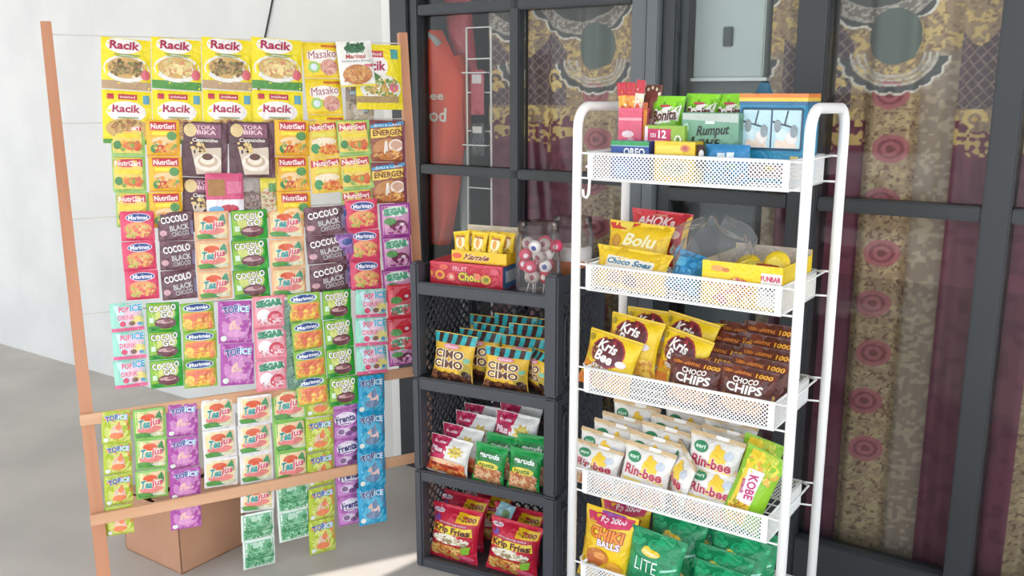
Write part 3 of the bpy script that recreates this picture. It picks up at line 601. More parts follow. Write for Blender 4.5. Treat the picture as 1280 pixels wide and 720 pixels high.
D_FRENTA = ('#b86ab4', [('E', .5, .72, .42, .22, '#f0e4f0'), T('Frenta', .5, .73, .72, .24, '#3c3a78', b=.05, rot=5), ('R', .3, .54, .7, .57, '#7a5a9a'), ('R', .05, .08, .95, .48, '#c88ac8'), ('E', .4, .30, .26, .13, '#e2d0e4'), ('E', .78, .32, .14, .12, '#6a4a70'), ('E', .3, .3, .12, .09, '#8a6a94'), ('R', .78, .9, .95, .97, '#4a3a70'), ('E', .6, .22, .16, .08, '#8a5a94')])
D_PASTEL = ('#9fdcc8', [('P', [(.3, .04), (.96, .04), (.96, .95), (.5, .95)], '#f0c8d8'), ('P', [(.1, .9), (.3, .95), (.5, .4), (.3, .1)], '#d0ecf4'), ('E', .8, .36, .2, .16, '#f0e08a'), ('R', 0, 0, 1, .12, '#e86a94'), T('POP', .40, .76, .30, .2, '#e0507e', b=.07, out='#fbeef4', ow=.05), T('ICE', .78, .80, .36, .24, '#3fa8d0', b=.06, out='#e4f6fb', ow=.05), T('DRINK', .46, .48, .5, .18, '#e0708e', b=.06, out='#fbeef4', ow=.05), ('E', .34, .26, .09, .1, '#d8486c'), ('E', .62, .26, .10, .08, '#8a6a5a'), ('E', .86, .24, .07, .06, '#5a9ac0')])
D_GREENDARK = ('#7a9a86', [('R', .1, .1, .9, .5, '#5f8a74'), ('S', .05, .05, .95, .95, ['#6a9078', '#8fb09a', '#547a66'], 20, .12, 3)])
D_VIOLET = ('#8a5aa0', [('E', .5, .7, .42, .18, '#b08ac4'), ('E', .6, .72, .3, .12, '#4a5a9a'), ('R', .0, .1, 1, .3, '#b05a90')])
# ------------------------------------------------------------------ wooden sachet rack, leaning back a little
TH, YW = R(6), R(27.7)
WE = Vector((math.cos(YW), math.sin(YW), 0)); WM = Vector((math.sin(YW), -math.cos(YW), 0))
WUP = Vector((0, 0, math.cos(TH))) - WM * math.sin(TH); WN = WM * math.cos(TH) + Vector((0, 0, math.sin(TH)))
WO = Vector((-.31713, 2.92463, 0))
def wmat(z=None, n=None):
    z = (z or WUP).normalized(); n = n or WN
    x = (WE - z * WE.dot(z)).normalized(); y = z.cross(x)
    return Matrix(((x.x, y.x, z.x), (x.y, y.y, z.y), (x.z, y.z, z.z)))
def wat(u, v, y=0.0): return WO + WE * u + WUP * v - WN * y
ULEFT = (on_plane(92, 360, WO, WN) - WO).dot(WE)
def sachet_rack():
    root = link('sachet_rack', None); root.matrix_world = Matrix.Translation(WO) @ wmat().to_4x4()
    tag(root, 'leaning bare wood display rack hung with rows of drink and spice sachets', 'rack')
    for u in (.05, ULEFT):
        mb = MB(); vs = []
        for v, hw in ((0.004, .019), (1.70, .0135)):
            for x, y in ((-hw, -.004), (hw, -.004), (hw, .02), (-hw, .02)): vs.append((u + x, y, v))
        mb.add(vs, [(3, 2, 1, 0), (4, 5, 6, 7), (0, 1, 5, 4), (1, 2, 6, 5), (2, 3, 7, 6), (3, 0, 4, 7)], WOOD); link('post', mb.mesh('post'), root)
    for v in (.2865, .583):
        mb = MB(); mb.box(ULEFT - .02, .068, -.019, -.004, v - .0165, v + .0165, WOOD_X, .002); link('rail', mb.mesh('rail'), root)
    for v in (.885, 1.157, 1.423, 1.665):
        mb = MB(); mb.tube([(ULEFT, .0, v), (.05, .0, v)], .0018, mat('white_cord', '#d8d4cc', .8), 6); link('cord', mb.mesh('cord'), root)
sachet_rack()
def strip(name_design, n, top, bot, label, group, off=0.0, hang=False, back_from=None, T_=.016, seed=0, name='sachet_strip', cat='sachets', jit=1.0):
    base, dec = name_design
    xl, yl, xr = top; xl2, yb, xr2 = bot
    P0 = WO + WN * off; N = WN
    if hang: P0 = wat(0, .60, -off); N = WM
    sl = -.0004 * ((yl) - 116); sb = -.0004 * (yb - 116)          # rows run along the rack
    tl = on_plane(xl, yl - sl * (xr - xl) / 2, P0, N); tr = on_plane(xr, yl + sl * (xr - xl) / 2, P0, N)
    tc = (tl + tr) / 2; bc = (on_plane(xl2, yb - sb * (xr2 - xl2) / 2, P0, N) + on_plane(xr2, yb + sb * (xr2 - xl2) / 2, P0, N)) / 2
    W = (tr - tl).length; L = (tc - bc).length; h = L / n; Zv = (tc - bc).normalized()
    me = packet('sachet', W, h * .992, T_, 'sachet', base, dec, seed)
    meb = packet('sachet_back', W, h * .992, T_, 'sachet', *D_TEA_BACK, seed) if back_from is not None else None
    M_ = Matrix.Translation(tc) @ wmat(Zv).to_4x4()
    if n == 1:
        o = link(name, me); o.matrix_world = M_ @ Matrix.Translation((0, 0, -h)); return tag(o, label, cat, group)
    root = link(name, None); root.matrix_world = M_; root.empty_display_size = .04; tag(root, label, cat, group)
    q = random.Random(seed + 5)
    for i in range(n):
        o = link('sachet', meb if back_from is not None and i >= back_from else me, root, (q.uniform(-.0015, .0015) * jit, q.uniform(-.002, .002), -h * (i + 1)), (R(q.uniform(-6, 6)) * jit, R(q.uniform(-1.6, 1.6)) * jit, R(q.uniform(-5, 5)) * jit))
        if back_from is not None and i >= back_from: o['label'] = 'green printed reverse side of the sachet'
    return root
ROW1, ROW2, ROW3, ROW4, ROW5 = 'spice packets in the top row of the wooden rack', 'drink sachets in the second row of the wooden rack', 'drink sachets in the third row of the wooden rack', 'drink sachets in the fourth row of the wooden rack', 'drink sachets in the lowest row of the wooden rack'
# top row
def racik_pair(a, b, x0, x1, la, lb):
    strip(a, 1, (x0, 48, x1), (x0 + 1, 112, x1 + 1), la, ROW1, .006, seed=1, T_=.02, name='spice_packet', cat='spice packet')
    strip(b, 1, (x0 + 1, 113, x1 + 1), (x0 + 3, 180, x1 + 3), lb, ROW1, .006, seed=2, T_=.018, name='spice_packet', cat='spice packet')
racik_pair(D_RACIK1, D_RACIK3, 314, 377, 'yellow spice packet with bowl and green foot, touching the yellow seasoning strip', 'yellow spice packet hanging right above the first orange juice sachet strip')
racik_pair(D_RACIK2, D_RACIK3, 252, 314, 'yellow spice packet with a brown fried food picture above the dark coffee packet', 'yellow spice packet hanging directly above the dark coffee packet')
racik_pair(D_RACIK1, D_RACIK3, 189, 251, 'yellow spice packet with bowl and green foot, second from the left post', 'lower yellow spice packet second from the left post')
racik_pair(D_RACIK2, D_RACIK3, 126, 188, 'yellow spice packet with brown food picture, hanging nearest the left post at the top', 'lower yellow spice packet nearest the left post')
strip(D_MASAKO, 3, (378, 52, 423), (388, 188, 433), 'yellow strip of seasoning sachets with purple lettering beside the white noodle packet', ROW1, .004, seed=3)
strip(D_BACKBROWN, 1, (432, 104, 467), (434, 156, 466), 'small brown and pale blue packet half hidden under the white noodle packet', ROW1, .002, seed=4, name='spice_packet', cat='spice packet')
strip(D_RACIK4, 1, (442, 55, 500), (447, 137, 503), 'yellow spice packet hanging crooked beside the right wooden post', ROW1, .012, seed=5, T_=.02, name='spice_packet', cat='spice packet')
strip(D_MARINADE, 1, (419, 51, 463), (427, 108, 469), 'white packet with green crest and brown fried noodles picture in the top row', ROW1, .026, seed=6, T_=.018, name='spice_packet', cat='spice packet')
# second row
strip(D_COFFEE, 1, (285, 152, 342), (288, 222, 343), 'dark brown coffee packet showing a cup with creamy swirl', ROW2, .026, seed=7, T_=.016, name='coffee_packet', cat='coffee')
strip(D_COFFEE, 2, (226, 152, 283), (230, 290, 285), 'dark brown coffee strip hanging left of the single coffee packet', ROW2, .012, seed=8)
strip(D_PINKWAFER, 1, (256, 216, 303), (258, 268, 306), 'pink and white wafer packet under the left edge of the coffee packet', ROW2, .028, seed=9, name='wafer_packet', cat='wafer')
strip(D_GREYSEED, 1, (301, 218, 326), (303, 272, 328), 'small grey brown packet hanging under the coffee packet', ROW2, .018, seed=10, name='spice_packet', cat='spice packet')
strip(D_YELLOWFOOD, 1, (322, 218, 346), (324, 272, 350), 'small yellow food packet hanging left of the lowest orange juice sachet', ROW2, .016, seed=11, name='spice_packet', cat='spice packet')
strip(D_NUTRI_O, 3, (342, 150, 385), (348, 284, 389), 'strip of orange yellow juice sachets nearest the coffee packet', ROW2, .020, seed=12)
strip(D_NUTRI_Y, 2, (383, 151, 422), (391, 241, 429), 'strip of two pale yellow juice sachets in the middle of the second row', ROW2, .014, seed=13)
strip(D_NUTRI_G, 3, (420, 150, 461), (432, 278, 469), 'strip of juice sachets with green borders left of the cereal sachets', ROW2, .018, seed=14)
strip(D_ENERGEN, 2, (460, 150, 503), (467, 254, 507), 'strip of two brown cereal drink sachets beside the right wooden post', ROW2, .018, seed=15, T_=.016)
strip(D_NUTRI_O, 3, (182, 150, 224), (190, 284, 230), 'strip of orange yellow juice sachets second from the left post', ROW2, .014, seed=16)
strip(D_NUTRI_G, 3, (136, 150, 178), (146, 284, 186), 'strip of green bordered juice sachets nearest the left post', ROW2, .014, seed=17)
# third row
strip(D_COCO_G, 3, (288, 262, 333), (295, 373, 338), 'green chocolate drink strip at the left of the third row below the coffee packet', ROW3, .030, seed=18)
strip(D_TEA_P, 3, (334, 262, 378), (341, 371, 382), 'peach coloured iced tea strip between the green and dark brown chocolate strips', ROW3, .030, seed=19)
strip(D_VIOLET, 3, (415, 256, 438), (424, 362, 446), 'violet sachet strip showing as a sliver behind the dark brown chocolate strip', ROW3, .024, seed=20)
strip(D_COCO_B, 3, (379, 258, 428), (390, 364, 434), 'dark brown black chocolate drink strip in the third row', ROW3, .036, seed=21)
strip(D_MARI_P, 3, (431, 249, 470), (438, 362, 478), 'hot pink fruit drink strip with blue oval badges in the third row', ROW3, .032, seed=22)
strip(D_GEL_PURPLE, 3, (475, 254, 512), (482, 376, 517), 'purple jelly drink strip next to the right wooden post', ROW3, .028, seed=23)
strip(D_TEA_P, 3, (242, 264, 285), (249, 374, 291), 'peach coloured iced tea strip left of the third row green chocolate strip', ROW3, .028, seed=24)
strip(D_COCO_B, 3, (196, 264, 240), (204, 374, 246), 'dark brown chocolate drink strip second from the left post', ROW3, .030, seed=25)
strip(D_MARI_P, 3, (150, 264, 192), (158, 374, 199), 'hot pink fruit drink strip nearest the left post', ROW3, .030, seed=26)
# fourth row
strip(D_ICE_PURPLE, 2, (272, 376, 314), (276, 481, 317), 'purple strip of two ice drink sachets above the white bordered tea strips', ROW4, .042, seed=27)
strip(D_GEL_PINK, 3, (315, 369, 355), (321, 488, 360), 'pale pink jelly drink strip in the fourth row', ROW4, .042, seed=28)
strip(D_GREENDARK, 3, (350, 374, 374), (358, 486, 380), 'dull green sachet strip hidden behind the pink jelly and orange fruit strips', ROW4, .034, seed=29)
strip(D_MARI_O, 4, (358, 366, 398), (372, 506, 413), 'orange and green fruit drink strip with blue oval badges', ROW4, .044, seed=30)
strip(D_COCO_G, 4, (401, 362, 437), (413, 506, 446), 'green chocolate drink strip in the fourth row right of the orange fruit strip', ROW4, .042, seed=31)
strip(D_PASTEL, 3, (443, 361, 482), (446, 467, 484), 'pastel mint and pink ice drink strip above the blue strip', ROW4, .044, seed=32)
strip(D_GEL_RED, 2, (483, 355, 517), (486, 437, 520), 'red strawberry jelly drink strip beside the black shelf post', ROW4, .040, seed=33)
strip(D_GEL_PURPLE, 1, (484, 425, 518), (487, 456, 520), 'dark purple sachet end sticking out under the red strawberry strip', ROW4, .032, seed=34, name='drink_sachet', cat='sachet')
strip(D_MARI_O, 3, (226, 378, 268), (232, 484, 272), 'orange and green fruit drink strip left of the purple ice drink strip', ROW4, .040, seed=35)
strip(D_COCO_G, 3, (182, 378, 223), (189, 484, 229), 'green chocolate drink strip in the fourth row second from the left post', ROW4, .040, seed=36)
strip(D_PASTEL, 3, (137, 378, 178), (145, 484, 185), 'pastel mint and pink ice drink strip nearest the left post', ROW4, .040, seed=37)
# lowest row, hanging straight down behind the bottom rail
strip(D_TEA_W, 3, (252, 499, 294), (255, 608, 298), 'white bordered iced tea strip left of the one with green reverse sides', ROW5, .026, True, seed=38)
strip(D_TEA_W, 6, (297, 493, 339), (303, 708, 344), 'white bordered iced tea strip whose last sachets show their green reverse', ROW5, .026, True, back_from=4, seed=39)
strip(D_TEA_G, 5, (340, 487, 382), (352, 674, 387), 'green bordered iced tea strip with pale green reverse sides at the bottom', ROW5, .026, True, back_from=3, seed=40)
strip(D_ICE_LIME, 5, (381, 476, 415), (386, 690, 421), 'lime yellow ice drink strip reaching lowest of all', ROW5, .026, True, seed=41)
strip(D_FRENTA, 5, (413, 475, 446), (425, 655, 452), 'lilac purple drink strip between the lime and the blue strips', ROW5, .026, True, seed=42)
strip(D_ICE_BLUE, 4, (445, 468, 480), (450, 654, 484), 'bright blue ice drink strip hanging in front of both rails', ROW5, .034, seed=43)
strip(D_ICE_PURPLE, 4, (208, 505, 247), (214, 660, 252), 'purple ice drink strip hanging behind the bottom rail', ROW5, .026, True, seed=44)
strip(D_TEA_G, 3, (166, 510, 206), (171, 622, 211), 'green bordered iced tea strip second from the left post', ROW5, .026, True, seed=45)
strip(D_ICE_LIME, 4, (126, 514, 162), (133, 668, 168), 'lime yellow ice drink strip nearest the left post', ROW5, .026, True, seed=46)
# cardboard box on the floor under the rack
def carton():
    q = on_plane(309, 678, (0, 0, 0), Vector((0, 0, 1)))
    fr = Frame(q.x, q.y, 34.6); m = mat('cardboard', '#c39476', .75, h2='#b98a6c', scale=5)
    root = empty('cardboard_box', fr, 0, 0, 0, 'plain brown cardboard box on the floor under the left of the sachet rack', 'box')
    W, D, H = .30, .26, .21; t = .004; mb = MB()
    mb.box(-W, 0, -D, -D + t, 0, H, m); mb.box(-W, 0, -t, 0, 0, H, m); mb.box(-W, -W + t, -D, 0, 0, H, m); mb.box(-t, 0, -D, 0, 0, H, m); mb.box(-W, 0, -D, 0, 0, t, m)
    link('carton', mb.mesh('carton'), root)
    for x, s in ((0, 1), (-W, -1)):
        mb = MB(); mb.bar((x, -D / 2, H), (x - s * .135, -D / 2, H + .012), D - .006, .003, m, side=(0, 1, 0)); link('flap', mb.mesh('flap'), root)
carton()
# ------------------------------------------------------------------ packets on shelves
TIER_FLOOR = [t - BH + .003 for t in TIER]; TRAY_FLOOR = [.019, .318, .626, .926]; DBG = []
def put(fr, me, name, x, y, w, H, label, cat, group=None, tilt=12, roll=0, yaw=0, dz=0):
    """stand a packet so that the middle of its top edge is at depth w where the photo shows it"""
    D, fl = (.232, TIER_FLOOR) if fr is RACK else (.36, TRAY_FLOOR)
    w = min(max(w, .03) + H * math.sin(R(tilt)), D - .015)
    u, z = fr.px(x, y, w); top = fr.at(u, w, z + dz)
    DBG.append((name, label, round((z - H * math.cos(R(tilt))) - max(q for q in fl if q < z - .03), 3)))
    eu = (R(-tilt), R(roll), -fr.yaw + R(yaw)); o = link(name, me, None, None, eu)
    from mathutils import Euler
    base = DBG[-1][2]; k = 1.0                      # a full bag sags to stand on its shelf; a heaped one stands on those below
    if abs(base) > .004: k = min(1.12, max(.6, (H + base / math.cos(R(tilt))) / H))
    o.scale.z = k
    o.location = top - Euler(eu).to_matrix() @ Vector((0, 0, H * k)); return tag(o, label, cat, group)
def stand(fr, me, name, u, w, z, label, cat, group=None, tilt=0, roll=0, yaw=0):
    return tag(link(name, me, None, fr.at(u, w, z), (R(-tilt), R(roll), -fr.yaw + R(yaw))), label, cat, group)

# chocolate wafer bags, second tier of the black shelf
CW, CH = .148, .175
stripes = [('R', k / 9, .80, k / 9 + 1 / 9, .985, '#38b4b8' if k % 2 == 0 else '#4a2f2c') for k in range(9)]
D_CIMO = ('#f0c23c', stripes + [('R', .02, .0, .98, .2, '#5a3326'), ('S', .03, .02, .97, .2, ['#6e4030', '#3f241c', '#8a5a3c'], 16, .12, 4), ('E', .84, .30, .14, .14, '#b8a23c'), ('E', .86, .22, .09, .07, '#3f2a22'), ('E', .5, .75, .20, .05, '#e890a8'), T('Choco', .5, .75, .30, .05, '#f8f0f0', b=.02),
        T('CIMO', .46, .59, .74, .17, '#5e2c22', b=.05, out='#fbeecb', ow=.12), T('CIMO', .46, .39, .74, .17, '#5e2c22', b=.05, out='#fbeecb', ow=.12), ('E', .9, .5, .07, .05, '#7ac0a0')])
me = packet('wafer_bag', CW, CH, .05, 'pillow', *D_CIMO, 3)
G = 'yellow chocolate bags with turquoise striped tops on the black shelf'
for x, y, w_, ti, ro, ya, lab in (
        (571, 417, .035, 10, 2, 0, 'front left yellow bag with turquoise striped top and brown lettering'), (636, 435, .035, 8, 2, 6, 'front centre yellow bag with turquoise striped top, lowest of its group'),
        (676, 438, .075, 6, -2, -38, 'yellow bag with striped top turned sideways against the right shelf post'), (601, 413, .095, 12, 1, 0, 'yellow striped-top bag right behind the front left one'), (655, 421, .10, 12, 1, 3, 'yellow striped-top bag right behind the front centre one'),
        (618, 406, .145, 12, 2, 0, 'yellow striped-top bag in the third row, left of the pair'), (664, 406, .15, 12, 0, 4, 'yellow striped-top bag in the third row, right of the pair'), (612, 395, .215, 10, 0, -3, 'yellow striped-top bag leaning at the rear left of the second shelf tier'),
        (645, 394, .205, 10, 1, 3, 'yellow striped-top bag at the rear middle of the second shelf tier'), (676, 398, .225, 8, 0, -5, 'yellow striped-top bag at the rear right corner behind the shelf post')):
    put(SHELF, me, 'wafer_bag', x, y, w_, CH, lab, 'snack bag', G, ti, ro, ya)
# pink and white sunflower bags and green peanut bags, third tier
D_PINK = ('#f2f0ea', [('P', [(.0, 1), (.5, 1), (.46, .5), (.0, .5)], '#cf2a5c'), ('R', .0, .06, .44, .52, '#cf2a5c'), ('E', .22, .66, .19, .13, '#a81c4a'), T('Pilus', .22, .66, .32, .14, '#fbe8ee', b=.04), ('R', .12, .82, .42, .87, '#f2d4de'), ('S', .02, .85, .45, .98, ['#e0507c', '#b81c4c'], 6, .1, 1)]
          + [('P', [(.70 + .20 * math.cos(t) * k_, .66 + .17 * math.sin(t) * k_) for t, k_ in ((R(22.5 * i), 1 if i % 2 else .6) for i in range(16))], '#e8c83a'), ('E', .70, .66, .12, .10, '#f0dc70'), T('SUN', .70, .66, .2, .06, '#a07a20', b=.03),
          ('R', .04, .05, .96, .36, '#e2663c'), ('E', .5, .36, .46, .07, '#f0c8a0'), T('Mi goreng', .48, .24, .7, .11, '#7a1420', b=.05), ('S', .05, .06, .95, .16, ['#e89a50', '#d05030', '#f0b868'], 20, .09, 2)])
mp = packet('sunflower_bag', .15, .145, .05, 'pillow', *D_PINK, 5)
D_GAR = ('#1c9a48', [('E', .5, .70, .44, .16, '#17803c'), T('garuda', .52, .73, .66, .16, '#f6faf4', b=.05, sh=.15, rot=-2), ('E', .5, .50, .36, .10, '#e8d83c'), T('rosta', .5, .51, .5, .10, '#5a7a1c', b=.03), ('P', [(.06, .06), (.94, .06), (.84, .44), (.16, .44)], '#e0a070'),
        ('S', .10, .07, .9, .42, ['#eab88c', '#c87f50', '#f0cba4', '#d8935f', '#b86a44'], 46, .085, 3), ('R', .0, .86, 1, .93, '#23ab55')])
mg = packet('peanut_bag', .112, .145, .045, 'pillow', *D_GAR, 6)
G1, G2 = 'pink and white sunflower bags on the third shelf tier', 'green peanut bags on the third shelf tier'
for x, y, w_, ti, ro, ya, lab in ((566, 547, .035, 14, 4, 0, 'pink and white snack bag with yellow sunflower, nearest the front left'), (580, 533, .09, 14, 3, 0, 'pink and white sunflower bag second in the left row'), (596, 517, .145, 14, 2, 0, 'pink and white sunflower bag third in the left row'),
        (606, 507, .21, 12, 0, 0, 'pink and white sunflower bag at the rear of the left row'), (648, 517, .125, 14, 3, 0, 'pink and white sunflower bag behind the green peanut bags on the right'), (652, 507, .20, 12, 2, 0, 'rearmost pink and white sunflower bag on the right')):
    put(SHELF, mp, 'sunflower_bag', x, y, w_, .145, lab, 'snack bag', G1, ti, ro, ya)
for x, y, w_, ti, ro, ya, lab in ((616, 556, .035, 10, 4, 0, 'green peanut bag in front, the left one of two'), (659, 562, .035, 10, 2, 0, 'green peanut bag in front, the right one beside the shelf post'), (629, 543, .085, 12, 2, 0, 'green peanut bag half hidden behind the left front one'), (668, 544, .085, 12, -2, 0, 'green peanut bag half hidden behind the right front one')):
    put(SHELF, mg, 'peanut_bag', x, y, w_, .145, lab, 'peanut bag', G2, ti, ro, ya)
# red crisp bags on the bottom tier
D_RED = ('#cf2340', [('E', .15, .885, .12, .035, '#f0e4ec'), T('indofood', .15, .885, .17, .03, '#8a3a5a'), ('R', .56, .76, .97, .92, '#f4c21c'), T('Rp', .63, .83, .08, .05, '#8a5a14', b=.02), T('2000', .80, .835, .27, .085, '#6a2a10', b=.03), ('E', .13, .77, .09, .06, '#7a4a9c'), ('R', .2, .70, .8, .73, '#f0c4cc'),
        T('Rasa Sambal Balado', .5, .715, .62, .035, '#a82a4a'), ('P', [(.06, .52), (.94, .54), (.9, .69), (.1, .67)], '#f0dc3c'), T('Krip Fries', .5, .595, .78, .14, '#3c1c18', b=.04, out='#e8a22c', ow=.05), ('E', .5, .44, .40, .09, '#f2ead8'), ('S', .2, .37, .8, .5, ['#d8c8a8', '#9a8a60', '#f4ecd8'], 14, .07, 3),
        ('E', .4, .2, .38, .13, '#d89a4a'), ('P', [(.55, .26), (.92, .38), (.88, .22), (.62, .17)], '#8ac23c'), ('S', .08, .08, .72, .3, ['#e8b05a', '#c87a34', '#f0c87a', '#b8602a'], 26, .09, 5), ('E', .76, .12, .2, .07, '#e0607c'), ('S', .0, .02, 1, .98, ['#b81a36', '#dc3450'], 8, .05, 8)])
mr = packet('crisp_bag', .18, .215, .08, 'pillow', *D_RED, 7)
G = 'red crisp bags on the lowest shelf tier'
for x, y, w_, ti, ro, ya, lab in ((573, 633, .05, 9, 2, 0, 'red crisp bag with yellow price flash at the front left of the lowest tier'), (647, 652, .05, 9, 3, 0, 'red crisp bag with yellow price flash at the front right of the lowest tier'),
        (582, 617, .135, 10, 2, 0, 'red crisp bag behind the left one on the lowest tier'), (650, 634, .135, 10, 2, 0, 'red crisp bag behind the right one on the lowest tier'), (612, 614, .22, 8, 0, 0, 'red crisp bag at the very back of the lowest tier')):
    put(SHELF, mr, 'crisp_bag', x, y, w_, .215, lab, 'crisp bag', G, ti, ro, ya)
me = packet('blue_card', .055, .05, .004, 'sachet', '#8fb8c0', [('E', .6, .4, .25, .25, '#6a8a5a')], 4)
put(SHELF, me, 'price_card', 636, 630, .10, .05, 'small pale blue card lying between the two rear red crisp bags', 'card', None, 40, 12, 0)
# top tray of the shelf: red carton, yellow display carton with sachets, jars
TRAY = .928
def by_px(fr, x, y, w): return fr.px(x, y, w)
u0, z0 = SHELF.px(546, 352, .03); u1, _ = SHELF.px(630, 352, .03)
W = u1 - u0 + .02
me = packet('red_carton', .245, .072, .13, 'flat', '#c4283c', [('R', 0, .9, 1, 1, '#d8405a'), T('FRUIT', .42, .76, .2, .2, '#f0a8b4', b=.05), T('Choki', .55, .45, .30, .34, '#f4d23c', b=.06, out='#3f8a4a', ow=.06), ('E', .14, .45, .07, .2, '#e89a3c'), ('E', .14, .45, .035, .1, '#c4283c'), ('E', .3, .4, .06, .18, '#e86a5a'), ('E', .3, .4, .03, .09, '#f4c8b0'), ('E', .78, .4, .07, .2, '#d8a83c'), ('E', .78, .4, .035, .1, '#7a8a2c'), ('E', .67, .5, .05, .14, '#e87a5a'), ('E', .2, .8, .06, .12, '#e0604c'), ('E', .9, .75, .06, .14, '#d85a6a'), ('E', .02, .5, .03, .1, '#e8904c')], 1, side='#b82438')
mbb = None
o = stand(SHELF, me, 'snack_carton', .168, .05, TRAY, 'long red carton with fruit prints lying at the front of the top shelf tray', 'box', None, 0, 0, 1)
mb = MB(); mb.box(-.0005, .0008, .004, .126, .003, .069, film('#3f6f9f')); mb.box(.0008, .0012, .02, .10, .02, .055, film('#b8c4cc')); e_ = link('end_label', mb.mesh('end_label'), o, (.1225, 0, 0)); e_['label'] = 'blue printed end of the carton'
# yellow display carton standing on the red carton
def tray_box(name, fr, u, w, z, W, D, H, hb, col, inner, front, label, cat, yaw=0):
    root = link(name, None, None, fr.at(u, w, z), (0, 0, -fr.yaw + R(yaw))); tag(root, label, cat); t = .0015
    mb = MB(); m = film(col); mi = film(inner)
    mb.box(-W / 2, W / 2, 0, t, 0, H, m); mb.box(-W / 2, W / 2, D - t, D, 0, hb, m); mb.box(-W / 2, -W / 2 + t, 0, D, 0, H, m); mb.box(W / 2 - t, W / 2, 0, D, 0, H, m); mb.box(-W / 2, W / 2, 0, D, 0, t, m)
    mb.box(-W / 2 + t, W / 2 - t, t, t * 1.4, t, H, mi); mb.box(-W / 2 + t, W / 2 - t, D - t * 1.4, D - t, t, hb, mi); mb.box(-W / 2 + t, -W / 2 + t * 1.4, t, D - t, t, H, mi)
    link('carton', mb.mesh('carton'), root)
    link('front_print', packet('front_print', W, H, .0006, 'flat', col, front, 0), root, (0, -.0008, 0))
    return root
tray_box('display_carton', SHELF, .205, .065, TRAY + .0735, .185, .10, .035, .10, '#f2c81e', '#d8cdb8', [T('Yamie', .45, .5, .5, .5, '#8a2a1c', b=.05, sh=.2, out='#f8e8b0', ow=.05), ('E', .1, .55, .09, .25, '#e8603c'), ('R', 0, 0, 1, .12, '#e0a818')], 'yellow open display carton standing on the red carton in the top shelf tray', 'box')
D_YS = ('#f2cf2a', [('E', .5, .62, .32, .22, '#f7ecc0'), ('E', .5, .60, .14, .16, '#e8a84a'), T('Yamie', .5, .82, .6, .1, '#c0442c', b=.03), ('E', .5, .25, .3, .12, '#e8c04a'), ('S', .2, .15, .8, .4, ['#d89a3c', '#f4dc5a', '#a86a2c'], 10, .1, 2)])
me = packet('yellow_sachet', .055, .085, .022, 'pillow', *D_YS, 3)
for i, (u, w_, ti, ro) in enumerate(((.145, .075, 8, -8), (.195, .075, 10, 2), (.25, .075, 8, 5), (.165, .105, 6, 3), (.222, .105, 6, -4), (.27, .11, 6, 2))):
    stand(SHELF, me, 'snack_sachet', u, w_, TRAY + .080, ('left', 'middle', 'right', 'left', 'middle', 'right')[i] + ' yellow sachet standing in the %s row of the yellow display carton' % ('front' if i < 3 else 'back'), 'sachet', 'yellow sachets in the display carton', ti, ro)
def jar(u, w_, r, h, label):
    root = link('candy_jar', None, None, SHELF.at(u, w_, TRAY)); tag(root, label, 'jar', 'clear plastic jars in the top shelf tray')
    mb = MB(); mb.lathe([(r * .1, .002), (r * .92, .002), (r, .012), (r, h * .74), (r * .97, h * .78), (r * .88, h * .83), (r * .88, h * .86)], WRAP, 32); link('body', mb.mesh('body', True), root)
    mb = MB(); q = [(r * .90, h * .85)]
    for k in range(4): q += [(r * .93, h * (.86 + .03 * k)), (r * .90, h * (.875 + .03 * k))]
    q += [(r * .92, h * .99), (r * .85, h), (0, h)]
    mb.lathe(q, clear_mat('clear_lid', '#e4e0de', .3, .12), 32); l = link('lid', mb.mesh('lid', True), root)
J1 = SHELF.px(670, 372, .085)[0]; jar(J1, .10, .066, .205, 'clear plastic jar full of red and white lollipops in the top shelf tray')
J2 = SHELF.px(716, 345, .25)[0]; jar(J2 - .005, .255, .064, .205, 'clear plastic jar with orange filling standing behind the lollipop jar')
STICK = mat('paper_stick', '#eeeae4', .6)
q = random.Random(11)
def lolly_mesh(c1, c2, i):
    mb = MB(); mb.ball((0, 0, .052), .0195, .013, .0195, film(c1), 14, 10); mb.ball((0, -.004, .052), .012, .0105, .012, film(c2), 12, 8); mb.tube([(0, 0, .0), (0, 0, .040)], .002, STICK, 6)
    mb.grid(lambda a, b: ((a - .5) * .02 * (1 - .5 * b), .004 * math.sin(a * 9), .046 - .014 * b), 8, 2, film(c2))
    return mb.mesh('lollipop', True)
LM = [lolly_mesh(*c, i) for i, c in enumerate((('#d8365c', '#f6e6ea'), ('#f2ece6', '#4a5aa0'), ('#e0446a', '#f4d0d8'), ('#b8a8a0', '#8a2a44'), ('#c83a4a', '#f0dcd0')))]
names = ('crimson', 'white and blue', 'pink', 'brown', 'red')
spots = [(a, rr, zz) for zz in (-.002, .030, .062, .092) for a, rr in ((200, .042), (245, .044), (290, .044), (335, .042), (20, .03), (110, .03))]
level = ('at the bottom of', 'low down in', 'above the middle of', 'near the top of')
side_ = ('at the left', 'left of the middle', 'right of the middle', 'at the right', 'at the right rear', 'at the rear')
for i, (a, rr, zz) in enumerate(spots):
    k = q.randrange(5); p = SHELF.at(J1, .10, TRAY) + Vector((rr * .9 * math.cos(R(a)), rr * .9 * math.sin(R(a)), zz))
    o = link('lollipop', LM[k], None, p, (R(q.uniform(-16, 16)), R(q.uniform(-22, 22)), R(q.uniform(-40, 10))))
    tag(o, '%s lollipop %s the clear jar, %s' % (names[k], level[i // 6], side_[i % 6]), 'lollipop', 'lollipops in the clear jar')
mb = MB(); mb.lathe([(0, 0), (.057, 0), (.059, .07), (.05, .085), (0, .09)], mat('orange_sweets', '#e08a3c', .5, h2='#d06a28', scale=60, bump=.4), 24); mb.lathe([(.0592, .072), (.0595, .105), (.05, .112)], film('#ece8e4'), 24)
